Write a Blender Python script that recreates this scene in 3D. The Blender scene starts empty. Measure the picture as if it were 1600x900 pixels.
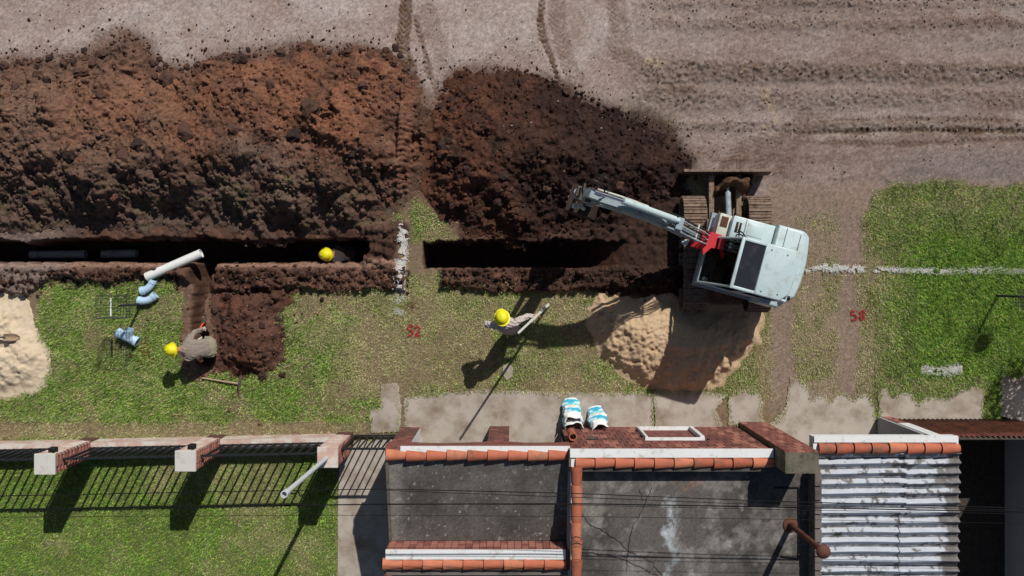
import bpy, bmesh, math, random
import numpy as np
from mathutils import Matrix, Vector, Euler

random.seed(7)
SC = bpy.context.scene
COL = SC.collection
rad = math.radians

# ------------------------------------------------------------------ camera, sky, sun, exposure
CAM_H = 20.0          # metres above the verge
F = 1400.0            # focal length in photograph pixels
cam_d = bpy.data.cameras.new('camera')
cam_d.sensor_width = 36.0
cam_d.lens = 36.0 * F / 1600.0
cam_d.shift_y = -18.0 / 1600.0
cam_d.clip_end = 600.0
cam = bpy.data.objects.new('camera', cam_d)
cam.location = (0, 0, CAM_H)
COL.objects.link(cam)
SC.camera = cam

SUN_EL = rad(46.0)
SUN_AZ = math.atan2(0.90, 0.45)          # direction towards the sun, ccw from +X
world = bpy.data.worlds.new('World')
SC.world = world
world.use_nodes = True
wn = world.node_tree
for n in list(wn.nodes):
    wn.nodes.remove(n)
w_out = wn.nodes.new('ShaderNodeOutputWorld')
w_bg = wn.nodes.new('ShaderNodeBackground')
w_sky = wn.nodes.new('ShaderNodeTexSky')
w_sky.sky_type = 'NISHITA'
w_sky.sun_disc = False
w_sky.sun_elevation = SUN_EL
w_sky.sun_rotation = math.pi / 2 - SUN_AZ
w_bg.inputs[1].default_value = 0.05
wn.links.new(w_sky.outputs[0], w_bg.inputs[0])
wn.links.new(w_bg.outputs[0], w_out.inputs[0])

sun_d = bpy.data.lights.new('sun', 'SUN')
sun_d.energy = 4.0
sun_d.angle = rad(0.53)
sun_d.color = (1.0, 0.965, 0.925)
sun = bpy.data.objects.new('sun', sun_d)
sdir = Vector((math.cos(SUN_AZ) * math.cos(SUN_EL), math.sin(SUN_AZ) * math.cos(SUN_EL), math.sin(SUN_EL)))
sun.rotation_euler = sdir.to_track_quat('Z', 'Y').to_euler()
sun.location = (5, 10, 15)
COL.objects.link(sun)

SC.view_settings.view_transform = 'Standard'
SC.view_settings.look = 'None'
SC.view_settings.exposure = 0.0
SC.view_settings.gamma = 1.0
SC.view_settings.use_curve_mapping = False
SC.cycles.max_bounces = 5
SC.cycles.diffuse_bounces = 2
SC.cycles.transparent_max_bounces = 12

# ------------------------------------------------------------------ helpers
def P(px, py, z=0.0):
    """a place read off the photograph, at height z in metres"""
    s = (CAM_H - z) / F
    return Vector(((px - 800.0) * s, -(py - 432.0) * s, z))

def lin(r, g, b):
    f = lambda c: (c / 255 / 12.92) if c / 255 <= 0.04045 else ((c / 255 + 0.055) / 1.055) ** 2.4
    return (f(r), f(g), f(b))

WM = {}
def finish(o, parent=None, M=None):
    M = M if M is not None else Matrix.Identity(4)
    COL.objects.link(o)
    o.matrix_basis = M
    if parent is not None:
        o.parent = parent
        o.matrix_parent_inverse = WM[parent.name].inverted()
    WM[o.name] = M.copy()
    return o

def tag(o, label=None, cat=None, group=None, kind=None):
    if label: o['label'] = label
    if cat: o['category'] = cat
    if group: o['group'] = group
    if kind: o['kind'] = kind
    return o

def thing(name, loc, label, cat, group=None, rz=0.0):
    o = bpy.data.objects.new(name, None)
    o.empty_display_size = 0.2
    finish(o, None, Matrix.Translation(loc) @ Matrix.Rotation(rz, 4, 'Z'))
    return tag(o, label, cat, group)

def put(name, mesh, parent=None, M=None):
    return finish(bpy.data.objects.new(name, mesh), parent, M)

def TR(x, y, z, rz=0.0, rx=0.0, ry=0.0, s=(1, 1, 1)):
    return Matrix.Translation((x, y, z)) @ Euler((rx, ry, rz)).to_matrix().to_4x4() @ Matrix.Diagonal((s[0], s[1], s[2], 1))

def frame_from(p0, p1, up=(0, 0, 1)):
    """matrix whose X axis runs p0 -> p1"""
    p0 = Vector(p0); x = (Vector(p1) - p0).normalized()
    u = Vector(up)
    if abs(x.dot(u)) > 0.98: u = Vector((0, 1, 0))
    y = u.cross(x).normalized(); z = x.cross(y)
    m = Matrix((x, y, z)).transposed().to_4x4()
    m.translation = p0
    return m

class MB:
    def __init__(self):
        self.v = []; self.f = []; self.mi = []; self.c = []
        self.cur = 0; self.col = (1, 1, 1)
    def add(self, vs, fs, M=None):
        b = len(self.v)
        for v in vs:
            v = Vector(v)
            self.v.append(tuple(M @ v) if M is not None else tuple(v))
            self.c.append(self.col)
        for f in fs:
            self.f.append(tuple(b + i for i in f)); self.mi.append(self.cur)
        return self
    def box(self, c, s, M=None, taper=1.0):
        x, y, z = s[0] / 2, s[1] / 2, s[2] / 2
        t = taper
        vs = [(-x, -y, -z), (x, -y, -z), (x, y, -z), (-x, y, -z), (-x * t, -y * t, z), (x * t, -y * t, z), (x * t, y * t, z), (-x * t, y * t, z)]
        vs = [(a + c[0], b + c[1], d + c[2]) for a, b, d in vs]
        return self.add(vs, [(3, 2, 1, 0), (4, 5, 6, 7), (0, 1, 5, 4), (1, 2, 6, 5), (2, 3, 7, 6), (3, 0, 4, 7)], M)
    def bbox(self, c, s, b=0.02, M=None, seg=2):
        """box with rounded edges"""
        bm = bmesh.new()
        bmesh.ops.create_cube(bm, size=1.0)
        for v in bm.verts: v.co = Vector((v.co.x * s[0], v.co.y * s[1], v.co.z * s[2]))
        bmesh.ops.bevel(bm, geom=bm.edges[:], offset=min(b, min(s) * 0.45), segments=seg, profile=0.5, affect='EDGES')
        return self.bm(bm, Matrix.Translation(c) if M is None else M @ Matrix.Translation(c))
    def bm(self, bm, M=None):
        bm.verts.index_update()
        self.add([v.co.copy() for v in bm.verts], [tuple(v.index for v in f.verts) for f in bm.faces], M)
        bm.free()
        return self
    def cyl(self, p0, p1, r0, r1=None, n=14, caps=True, M=None):
        r1 = r0 if r1 is None else r1
        fr = frame_from(p0, p1); L = (Vector(p1) - Vector(p0)).length
        vs = []; fs = []
        for k, (x, r) in enumerate(((0, r0), (L, r1))):
            for i in range(n):
                a = 2 * math.pi * i / n
                vs.append(fr @ Vector((x, r * math.cos(a), r * math.sin(a))))
        for i in range(n):
            j = (i + 1) % n
            fs.append((i, j, n + j, n + i))
        if caps: fs += [tuple(range(n - 1, -1, -1)), tuple(range(n, 2 * n))]
        return self.add(vs, fs, M)
    def pipe(self, p0, p1, ro, ri, n=20, M=None):
        """open hollow pipe"""
        fr = frame_from(p0, p1); L = (Vector(p1) - Vector(p0)).length
        prof = [(0, ro), (L, ro), (L, ri), (0, ri)]
        vs = []; fs = []
        for x, r in prof:
            for i in range(n):
                a = 2 * math.pi * i / n
                vs.append(fr @ Vector((x, r * math.cos(a), r * math.sin(a))))
        for k in range(4):
            k2 = (k + 1) % 4
            for i in range(n):
                j = (i + 1) % n
                fs.append((k * n + i, k * n + j, k2 * n + j, k2 * n + i))
        return self.add(vs, fs, M)
    def tube(self, path, r, n=8, caps=True, M=None):
        path = [Vector(p) for p in path]
        rs = r if isinstance(r, (list, tuple)) else [r] * len(path)
        vs = []; fs = []
        t0 = (path[1] - path[0]).normalized()
        u = Vector((0, 0, 1)) if abs(t0.z) < 0.9 else Vector((0, 1, 0))
        for k, p in enumerate(path):
            t = (path[min(k + 1, len(path) - 1)] - path[max(k - 1, 0)]).normalized()
            y = u.cross(t)
            if y.length < 1e-4: y = Vector((1, 0, 0)).cross(t)
            y.normalize(); zz = t.cross(y); u = zz
            for i in range(n):
                a = 2 * math.pi * i / n
                vs.append(p + (y * math.cos(a) + zz * math.sin(a)) * rs[k])
        for k in range(len(path) - 1):
            for i in range(n):
                j = (i + 1) % n
                fs.append((k * n + i, k * n + j, (k + 1) * n + j, (k + 1) * n + i))
        if caps:
            fs.append(tuple(range(n - 1, -1, -1))); b = (len(path) - 1) * n
            fs.append(tuple(b + i for i in range(n)))
        return self.add(vs, fs, M)
    def curve(self, pts, r, n=8, k=5, M=None):
        p = [Vector(q) for q in pts]; p = [p[0] * 2 - p[1]] + p + [p[-1] * 2 - p[-2]]
        out = []
        for i in range(1, len(p) - 2):
            a, b, c, d = p[i - 1:i + 3]
            for j in range(k):
                t = j / k
                out.append(.5 * ((2 * b) + (c - a) * t + (2 * a - 5 * b + 4 * c - d) * t * t + (3 * b - a - 3 * c + d) * t ** 3))
        out.append(p[-2])
        return self.tube(out, r, n, M=M)
    def lathe(self, prof, n=20, M=None, sx=1.0, sy=1.0):
        vs = []; fs = []
        for r, z in prof:
            for i in range(n):
                a = 2 * math.pi * i / n
                vs.append((r * math.cos(a) * sx, r * math.sin(a) * sy, z))
        for k in range(len(prof) - 1):
            for i in range(n):
                j = (i + 1) % n
                fs.append((k * n + i, k * n + j, (k + 1) * n + j, (k + 1) * n + i))
        return self.add(vs, fs, M)
    def prism(self, poly, a0, a1, axis='z', M=None):
        """extrude a 2-D outline; axis y: outline is (x, z), axis z: outline is (x, y)"""
        n = len(poly)
        bm = bmesh.new()
        mk = (lambda p, a: (p[0], p[1], a)) if axis == 'z' else ((lambda p, a: (p[0], a, p[1])) if axis == 'y' else (lambda p, a: (a, p[0], p[1])))
        lo = [bm.verts.new(mk(p, a0)) for p in poly]; hi = [bm.verts.new(mk(p, a1)) for p in poly]
        f1 = bm.faces.new(lo); f2 = bm.faces.new(hi)
        for i in range(n):
            j = (i + 1) % n
            bm.faces.new((lo[i], lo[j], hi[j], hi[i]))
        bmesh.ops.triangulate(bm, faces=[f1, f2])
        bmesh.ops.recalc_face_normals(bm, faces=bm.faces[:])
        return self.bm(bm, M)
    def mesh(self, name, mats, smooth=False, xf=None, use_col=False, fix=True):
        me = bpy.data.meshes.new(name)
        vs = self.v if xf is None else [tuple(xf @ Vector(v)) for v in self.v]
        me.from_pydata(vs, [], self.f)
        mats = mats if isinstance(mats, (list, tuple)) else [mats]
        for m in mats: me.materials.append(m)
        me.polygons.foreach_set('material_index', self.mi)
        if use_col:
            at = me.color_attributes.new('Col', 'FLOAT_COLOR', 'POINT')
            at.data.foreach_set('color', np.array([(c[0], c[1], c[2], 1) for c in self.c], dtype=np.float32).ravel())
        if fix:
            bm = bmesh.new(); bm.from_mesh(me)
            bmesh.ops.recalc_face_normals(bm, faces=bm.faces[:])
            bm.to_mesh(me); bm.free()
        if smooth:
            me.polygons.foreach_set('use_smooth', [True] * len(me.polygons))
            try: me.set_sharp_from_angle(angle=rad(40))
            except Exception: pass
        me.update()
        return me
    def build(self, name, mats, parent=None, smooth=False, xf=None, M=None, use_col=False):
        return put(name, self.mesh(name, mats, smooth, xf, use_col), parent, M)

# ------------------------------------------------------------------ materials
def mat(name, col, rough=0.8, var=0.18, scale=6.0, fine=60.0, bump=0.15, bscale=None, metal=0.0, attr=False, stain=None, stain_scale=2.0,
        stain_lo=0.52, stain_hi=0.7, spec=0.3, bdist=0.01, trans=0.0):
    m = bpy.data.materials.new(name); m.use_nodes = True
    nt = m.node_tree; N = nt.nodes; L = nt.links
    b = N['Principled BSDF']
    b.inputs['Roughness'].default_value = rough
    b.inputs['Metallic'].default_value = metal
    b.inputs['Specular IOR Level'].default_value = spec
    geo = N.new('ShaderNodeNewGeometry')
    n1 = N.new('ShaderNodeTexNoise'); n1.inputs['Scale'].default_value = scale; n1.inputs['Detail'].default_value = 5
    n2 = N.new('ShaderNodeTexNoise'); n2.inputs['Scale'].default_value = fine; n2.inputs['Detail'].default_value = 3
    L.new(geo.outputs['Position'], n1.inputs['Vector']); L.new(geo.outputs['Position'], n2.inputs['Vector'])
    add = N.new('ShaderNodeMath'); add.operation = 'ADD'
    L.new(n1.outputs['Fac'], add.inputs[0]); L.new(n2.outputs['Fac'], add.inputs[1])
    mr = N.new('ShaderNodeMapRange')
    mr.inputs[1].default_value = 0.6; mr.inputs[2].default_value = 1.4
    mr.inputs[3].default_value = 1 - var; mr.inputs[4].default_value = 1 + var
    L.new(add.outputs[0], mr.inputs[0])
    hsv = N.new('ShaderNodeHueSaturation')
    L.new(mr.outputs[0], hsv.inputs['Value'])
    if attr:
        at = N.new('ShaderNodeAttribute'); at.attribute_name = 'Col'
        if col is None:
            L.new(at.outputs['Color'], hsv.inputs['Color'])
        else:
            mx = N.new('ShaderNodeMixRGB'); mx.blend_type = 'MULTIPLY'; mx.inputs[0].default_value = 1
            mx.inputs[1].default_value = (*col, 1); L.new(at.outputs['Color'], mx.inputs[2])
            L.new(mx.outputs[0], hsv.inputs['Color'])
    else:
        hsv.inputs['Color'].default_value = (*col, 1)
    outc = hsv.outputs[0]
    if stain is not None:
        n3 = N.new('ShaderNodeTexNoise'); n3.inputs['Scale'].default_value = stain_scale; n3.inputs['Detail'].default_value = 8
        n3.inputs['Roughness'].default_value = 0.65
        L.new(geo.outputs['Position'], n3.inputs['Vector'])
        r3 = N.new('ShaderNodeMapRange'); r3.inputs[1].default_value = stain_lo; r3.inputs[2].default_value = stain_hi
        L.new(n3.outputs['Fac'], r3.inputs[0])
        mx2 = N.new('ShaderNodeMixRGB'); L.new(r3.outputs[0], mx2.inputs[0]); L.new(outc, mx2.inputs[1])
        mx2.inputs[2].default_value = (*stain, 1)
        outc = mx2.outputs[0]
    L.new(outc, b.inputs['Base Color'])
    if bump > 0:
        n4 = N.new('ShaderNodeTexNoise'); n4.inputs['Scale'].default_value = bscale or fine; n4.inputs['Detail'].default_value = 6
        L.new(geo.outputs['Position'], n4.inputs['Vector'])
        bp = N.new('ShaderNodeBump'); bp.inputs['Strength'].default_value = bump; bp.inputs['Distance'].default_value = bdist
        L.new(n4.outputs['Fac'], bp.inputs['Height']); L.new(bp.outputs[0], b.inputs['Normal'])
    return m

def glass_mat(name, tint, rough=0.05, mixf=0.35):
    m = bpy.data.materials.new(name); m.use_nodes = True
    nt = m.node_tree; N = nt.nodes; L = nt.links
    out = N['Material Output']; N.remove(N['Principled BSDF'])
    tr = N.new('ShaderNodeBsdfTransparent'); tr.inputs[0].default_value = (*tint, 1)
    gl = N.new('ShaderNodeBsdfGlossy'); gl.inputs['Roughness'].default_value = rough
    mx = N.new('ShaderNodeMixShader')
    mx.inputs[0].default_value = 0.035; L.new(tr.outputs[0], mx.inputs[1]); L.new(gl.outputs[0], mx.inputs[2])
    L.new(mx.outputs[0], out.inputs[0])
    return m

MAT = dict(
    ground=mat('ground_soil', None, 0.95, 0.28, 9, 70, 0.6, 45, attr=True, spec=0.1, bdist=0.015),
    soil=mat('heap_soil', None, 0.97, 0.30, 12, 80, 0.8, 40, attr=True, spec=0.1, bdist=0.02),
    sand=mat('sand', None, 0.95, 0.10, 10, 120, 0.5, 60, attr=True, spec=0.1, bdist=0.01),
    concrete=mat('pavement_concrete', lin(172, 162, 149), 0.9, 0.14, 3, 45, 0.25, 50, stain=lin(134, 118, 102), stain_scale=1.9, stain_lo=0.44, stain_hi=0.68, spec=0.2),
    concrete_dark=mat('old_concrete', lin(112, 104, 97), 0.9, 0.2, 3, 45, 0.3, 50, stain=lin(70, 64, 60), stain_scale=1.3, spec=0.2),
    roof=mat('roof_concrete', lin(66, 63, 61), 0.9, 0.28, 4, 70, 0.5, 60, stain=lin(108, 104, 98), stain_scale=2.3, stain_lo=0.52, stain_hi=0.74, spec=0.2),
    porch_roof=mat('porch_roof_concrete', lin(74, 72, 69), 0.9, 0.32, 6, 90, 0.5, 80, stain=lin(112, 106, 98), stain_scale=3.5, stain_lo=0.56, stain_hi=0.74, spec=0.2),
    white=mat('white_paint', lin(222, 223, 220), 0.7, 0.06, 3, 40, 0.1, 40, stain=lin(166, 156, 144), stain_scale=6, stain_lo=0.54, stain_hi=0.74),
    shade_wall=mat('grey_render', lin(150, 150, 152), 0.85, 0.1, 3, 40, 0.2),
    terracotta=mat('terracotta_tile', lin(178, 102, 75), 0.75, 0.16, 7, 50, 0.15, 60, stain=lin(150, 92, 70), stain_scale=6, stain_lo=0.5, stain_hi=0.75),
    terracotta2=mat('terracotta_tile_pale', lin(190, 116, 86), 0.8, 0.18, 7, 50, 0.2, 60, stain=lin(134, 104, 86), stain_scale=5, stain_lo=0.5, stain_hi=0.7),
    terracotta3=mat('terracotta_tile_dark', lin(162, 90, 66), 0.8, 0.2, 7, 50, 0.2, 60, stain=lin(104, 82, 68), stain_scale=6, stain_lo=0.5, stain_hi=0.7),
    brick=mat('brick_red', lin(132, 82, 72), 0.85, 0.22, 8, 60, 0.3, 60, stain=lin(92, 62, 56), stain_scale=7, stain_lo=0.52, stain_hi=0.7),
    brick2=mat('brick_pale_red', lin(158, 106, 92), 0.85, 0.2, 8, 60, 0.3, 60, stain=lin(120, 84, 74), stain_scale=7, stain_lo=0.55, stain_hi=0.75),
    brick3=mat('brick_dark_red', lin(110, 70, 62), 0.85, 0.2, 8, 60, 0.3, 60, stain=lin(80, 52, 46), stain_scale=7, stain_lo=0.55, stain_hi=0.75),
    mortar=mat('mortar', lin(96, 66, 58), 0.9, 0.2, 8, 60, 0.2),
    mossy=mat('mossy_concrete', lin(104, 98, 84), 0.95, 0.3, 9, 60, 0.5, stain=lin(62, 64, 46), stain_scale=6, stain_lo=0.48, stain_hi=0.66),
    pinkwall=mat('faded_wall_paint', lin(190, 160, 145), 0.85, 0.14, 4, 40, 0.25, stain=lin(206, 198, 186), stain_scale=3.5, stain_lo=0.45, stain_hi=0.6),
    cap=mat('pillar_cap', lin(198, 196, 186), 0.85, 0.07, 5, 60, 0.15, stain=lin(176, 172, 160), stain_scale=5),
    iron=mat('black_iron', lin(30, 34, 38), 0.5, 0.2, 8, 60, 0.05, spec=0.4),
    galv=mat('grey_conduit', lin(196, 200, 200), 0.5, 0.08, 8, 60, 0.05),
    fibre=mat('fibre_cement', None, 0.9, 0.16, 5, 60, 0.3, 60, attr=True, spec=0.2),
    rust=mat('rusty_sheet', lin(104, 60, 46), 0.75, 0.3, 6, 50, 0.2, stain=lin(62, 38, 32), stain_scale=4, stain_lo=0.48, stain_hi=0.66),
    rustpipe=mat('rusty_pipe', lin(98, 60, 46), 0.75, 0.3, 9, 60, 0.3, stain=lin(70, 42, 34), stain_scale=9),
    exc=mat('machine_paint', lin(186, 203, 203), 0.42, 0.05, 3, 30, 0.03, stain=lin(150, 146, 130), stain_scale=5, stain_lo=0.52, stain_hi=0.8, spec=0.5),
    exc_dirty=mat('machine_paint_dusty', lin(196, 198, 184), 0.6, 0.12, 5, 40, 0.05, stain=lin(150, 136, 116), stain_scale=4.5, stain_lo=0.5, stain_hi=0.72, spec=0.3),
    exc_grey=mat('boom_paint', lin(150, 164, 168), 0.5, 0.14, 6, 40, 0.05, stain=lin(96, 92, 86), stain_scale=6, stain_lo=0.5, stain_hi=0.72),
    red=mat('red_bracket', lin(198, 50, 55), 0.5, 0.1, 6, 40, 0.05, stain=lin(120, 50, 45), stain_scale=8, stain_lo=0.58, stain_hi=0.8),
    chrome=mat('chrome_rod', (0.75, 0.77, 0.8), 0.15, 0.03, 8, 60, 0.0, metal=1.0),
    black=mat('black_plastic', lin(24, 25, 27), 0.55, 0.15, 8, 60, 0.05),
    hose=mat('hydraulic_hose', lin(38, 40, 42), 0.45, 0.15, 8, 60, 0.0),
    steel=mat('worn_steel', lin(92, 84, 76), 0.55, 0.25, 8, 60, 0.1, metal=0.3, stain=lin(70, 48, 36), stain_scale=7),
    bladesteel=mat('blade_steel', lin(62, 54, 50), 0.5, 0.25, 8, 60, 0.1, stain=lin(58, 42, 34), stain_scale=5, stain_lo=0.45, stain_hi=0.65),
    mudsteel=mat('muddy_steel', lin(58, 45, 39), 0.9, 0.3, 9, 60, 0.5, stain=lin(44, 34, 30), stain_scale=6),
    shoe=mat('muddy_track', lin(132, 112, 96), 0.9, 0.25, 12, 70, 0.5, stain=lin(84, 66, 54), stain_scale=10, stain_lo=0.48, stain_hi=0.66),
    mud=mat('mud_clod', lin(92, 62, 48), 0.97, 0.3, 12, 70, 0.6),
    skylight=mat('smoked_panel', lin(44, 45, 50), 0.18, 0.08, 4, 30, 0.0, spec=0.5, stain=lin(64, 62, 62), stain_scale=3),
    glass=glass_mat('cab_glass', (0.70, 0.78, 0.78)),
    tint=glass_mat('tinted_glass', (0.30, 0.33, 0.34)),
    hat=mat('yellow_helmet', lin(228, 216, 24), 0.55, 0.04, 6, 40, 0.0, spec=0.5),
    shirt=mat('work_shirt', lin(186, 176, 166), 0.9, 0.12, 14, 70, 0.6, 22, bdist=0.02),
    shirt2=mat('grey_brown_shirt', lin(140, 127, 116), 0.9, 0.12, 14, 70, 0.6, 22, bdist=0.02),
    trousers=mat('work_trousers', lin(140, 134, 126), 0.9, 0.14, 14, 70, 0.6, 20, bdist=0.02),
    khaki=mat('khaki_trousers', lin(150, 142, 120), 0.9, 0.14, 14, 70, 0.6, 20, bdist=0.02),
    darkcloth=mat('dark_overalls', lin(56, 52, 50), 0.9, 0.14, 14, 70, 0.6, 20, bdist=0.02),
    skin=mat('skin', lin(170, 118, 92), 0.6, 0.06, 10, 60, 0.05),
    glove=mat('work_glove', lin(192, 182, 168), 0.85, 0.12, 14, 70, 0.3),
    boot=mat('leather_boot', lin(74, 58, 46), 0.7, 0.2, 14, 70, 0.3),
    hair=mat('dark_hair', lin(30, 24, 20), 0.7, 0.2, 20, 90, 0.4),
    pvc=mat('white_pvc', lin(222, 222, 216), 0.4, 0.04, 4, 30, 0.0, stain=lin(190, 178, 160), stain_scale=5, stain_lo=0.58, stain_hi=0.8),
    pvc_blue=mat('pale_blue_pvc', lin(178, 206, 226), 0.35, 0.04, 4, 30, 0.0, stain=lin(200, 212, 220), stain_scale=6),
    pvc_dim=mat('dusty_pvc', lin(170, 176, 182), 0.5, 0.1, 6, 30, 0.05, stain=lin(120, 104, 90), stain_scale=5),
    wood=mat('wooden_handle', lin(168, 142, 116), 0.75, 0.16, 12, 80, 0.1),
    sandy=mat('sandy_steel', lin(150, 128, 104), 0.9, 0.25, 12, 70, 0.3),
    orange=mat('orange_handle', lin(232, 84, 32), 0.5, 0.06, 8, 40, 0.0),
    sack=mat('woven_sack', None, 0.6, 0.05, 8, 80, 0.5, 30, attr=True, bdist=0.015),
    rubble=mat('rubble', lin(92, 76, 62), 0.95, 0.4, 30, 90, 0.8, 60),
    wire=mat('black_cable', lin(16, 16, 18), 0.5, 0.1, 8, 40, 0.0),
    mesh=mat('wire_basket', lin(50, 54, 56), 0.6, 0.2, 9, 60, 0.0),
    alu=mat('survey_staff', lin(206, 204, 196), 0.5, 0.05, 8, 60, 0.0),
    bag=mat('white_bag', lin(220, 224, 230), 0.5, 0.06, 8, 60, 0.3, 20),
    chalk=mat('chalk', lin(216, 214, 206), 0.95, 0.1, 8, 60, 0.1),
    redpaint=mat('red_spray', lin(160, 56, 54), 0.9, 0.2, 12, 60, 0.1),
    pane=mat('window_pane', lin(120, 72, 66), 0.85, 0.3, 14, 60, 0.4, stain=lin(160, 120, 112), stain_scale=8),
    grass=mat('grass_blade', None, 0.6, 0.2, 2.5, 30, 0.0, attr=True, spec=0.25),
    crumb=mat('soil_crumb', None, 0.97, 0.25, 20, 80, 0.4, attr=True, spec=0.1),
)

# ------------------------------------------------------------------ numpy noise
_tab = {}
def vnoise(x, y, seed=0):
    if seed not in _tab: _tab[seed] = np.random.RandomState(seed + 11).rand(256, 256).astype(np.float32)
    T = _tab[seed]
    xi = np.floor(x).astype(np.int64); yi = np.floor(y).astype(np.int64)
    fx = x - xi; fy = y - yi
    fx = fx * fx * (3 - 2 * fx); fy = fy * fy * (3 - 2 * fy)
    a = T[xi & 255, yi & 255]; b = T[(xi + 1) & 255, yi & 255]; c = T[xi & 255, (yi + 1) & 255]; d = T[(xi + 1) & 255, (yi + 1) & 255]
    return (a * (1 - fx) + b * fx) * (1 - fy) + (c * (1 - fx) + d * fx) * fy

def fbm(x, y, f=1.0, o=4, seed=0, gain=0.5):
    s = 0; a = 1.0; t = 0
    for k in range(o):
        s = s + a * vnoise(x * f + 17.3 * k, y * f + 5.1 * k, seed + k); t += a
        a *= gain; f *= 2.03
    return s / t

def worley(x, y, f, seed=0):
    k1 = ('w', seed)
    if k1 not in _tab: _tab[k1] = np.random.RandomState(seed + 97).rand(256, 256, 3).astype(np.float32)
    T = _tab[k1]
    x = x * f; y = y * f
    xi = np.floor(x).astype(np.int64); yi = np.floor(y).astype(np.int64)
    best = np.full(np.shape(x), 9.0); hgt = np.zeros(np.shape(x))
    for dx in (-1, 0, 1):
        for dy in (-1, 0, 1):
            c = T[(xi + dx) & 255, (yi + dy) & 255]
            d = (xi + dx + c[..., 0] - x) ** 2 + (yi + dy + c[..., 1] - y) ** 2
            m = d < best
            best = np.where(m, d, best); hgt = np.where(m, c[..., 2], hgt)
    return np.sqrt(best), hgt

def lumps(x, y, f, seed=0):
    """rounded clods of uneven height, 0..1"""
    d, h = worley(x, y, f, seed)
    return np.clip(1 - d * 1.25, 0, 1) ** 0.7 * h

def sst(a, b, x):
    t = np.clip((x - a) / (b - a + 1e-9), 0, 1)
    return t * t * (3 - 2 * t)

def band(x, a, b, s):
    return sst(a - s, a + s, x) * (1 - sst(b - s, b + s, x))

def polydist(x, y, poly):
    """signed distance to a closed outline (positive inside)"""
    d = np.full(np.shape(x), 1e9); inside = np.zeros(np.shape(x), dtype=bool)
    n = len(poly)
    for i in range(n):
        x0, y0 = poly[i]; x1, y1 = poly[(i + 1) % n]
        ex, ey = x1 - x0, y1 - y0
        t = np.clip(((x - x0) * ex + (y - y0) * ey) / (ex * ex + ey * ey + 1e-9), 0, 1)
        d = np.minimum(d, (x - x0 - t * ex) ** 2 + (y - y0 - t * ey) ** 2)
        c = ((y0 > y) != (y1 > y)) & (x < (x1 - x0) * (y - y0) / (y1 - y0 + 1e-12) + x0)
        inside ^= c
    d = np.sqrt(d)
    return np.where(inside, d, -d)

def linedist(x, y, pts):
    """distance to an open line, and the length run along it"""
    d = np.full(np.shape(x), 1e9); run = np.zeros(np.shape(x)); acc = 0.0; side = np.zeros(np.shape(x))
    for (x0, y0), (x1, y1) in zip(pts[:-1], pts[1:]):
        ex, ey = x1 - x0, y1 - y0; L = math.hypot(ex, ey)
        t = np.clip(((x - x0) * ex + (y - y0) * ey) / (L * L), 0, 1)
        dd = np.hypot(x - x0 - t * ex, y - y0 - t * ey)
        m = dd < d
        d = np.where(m, dd, d); run = np.where(m, acc + t * L, run)
        side = np.where(m, np.sign(ex * (y - y0) - ey * (x - x0)), side)
        acc += L
    return d, run, side

def mixc(c, col, m):
    return c * (1 - m[..., None]) + np.array(col, dtype=np.float64) * m[..., None]

# ------------------------------------------------------------------ the ground: heights, colours and where grass grows
# pavement outlines in photograph pixels (ground level)
PAVE = [
    ('broad', [(632, 622), (680, 614), (760, 610), (860, 612), (920, 614), (1019, 612), (1022, 668), (1020, 720), (632, 720)]),
    ('middle', [(1021, 612), (1080, 610), (1134, 616), (1118, 640), (1130, 668), (1136, 700), (1136, 720), (1022, 720), (1024, 668)]),
    ('strip', [(596, 600), (622, 598), (628, 640), (624, 674), (580, 676), (578, 640), (594, 636)]),
    ('chunk', [(1138, 622), (1150, 608), (1168, 604), (1184, 610), (1192, 630), (1190, 650), (1196, 664), (1170, 662), (1138, 664)]),
    ('ramp', [(1234, 590), (1252, 594), (1262, 606), (1268, 626), (1276, 620), (1288, 616), (1298, 628), (1308, 616), (1320, 614), (1334, 626), (1344, 616), (1356, 616), (1366, 640), (1371, 664), (1374, 720), (1206, 720), (1200, 664), (1216, 650), (1228, 636)]),
    ('east', [(1371, 610), (1384, 607), (1394, 624), (1404, 615), (1424, 614), (1434, 632), (1444, 621), (1480, 623), (1506, 607), (1524, 600), (1537, 612), (1534, 640), (1530, 664), (1374, 664)]),
    ('corner', [(1562, 586), (1700, 578), (1700, 662), (1558, 658)]),
    ('drive', [(532, 690), (598, 684), (800, 690), (800, 960), (528, 960), (528, 800)]),
]
def paved(px, py):
    m = np.full(np.shape(px), -1e9)
    for _, p in PAVE: m = np.maximum(m, polydist(px, py, p))
    return m

HEAP_A = [(-260, 96), (0, 95), (60, 92), (130, 88), (165, 74), (205, 56), (232, 74), (246, 106), (300, 108), (330, 90), (385, 84), (430, 82), (470, 70), (505, 78), (560, 72), (600, 86), (628, 104), (650, 130),
          (664, 160), (676, 200), (668, 260), (650, 300), (628, 322), (600, 344), (566, 362), (400, 364), (200, 360), (0, 362), (-260, 362)]
HEAP_B = [(652, 300), (660, 220), (676, 168), (700, 136), (720, 116), (762, 106), (820, 112), (880, 136), (930, 160), (985, 180), (1030, 200), (1062, 226), (1080, 252), (1068, 276), (1056, 300), (1010, 330),
          (960, 352), (900, 368), (800, 370), (722, 368), (700, 340)]
SIDE_TRENCH = [(316, 404), (316, 440), (309, 480), (308, 515), (318, 540), (320, 562)]

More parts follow.
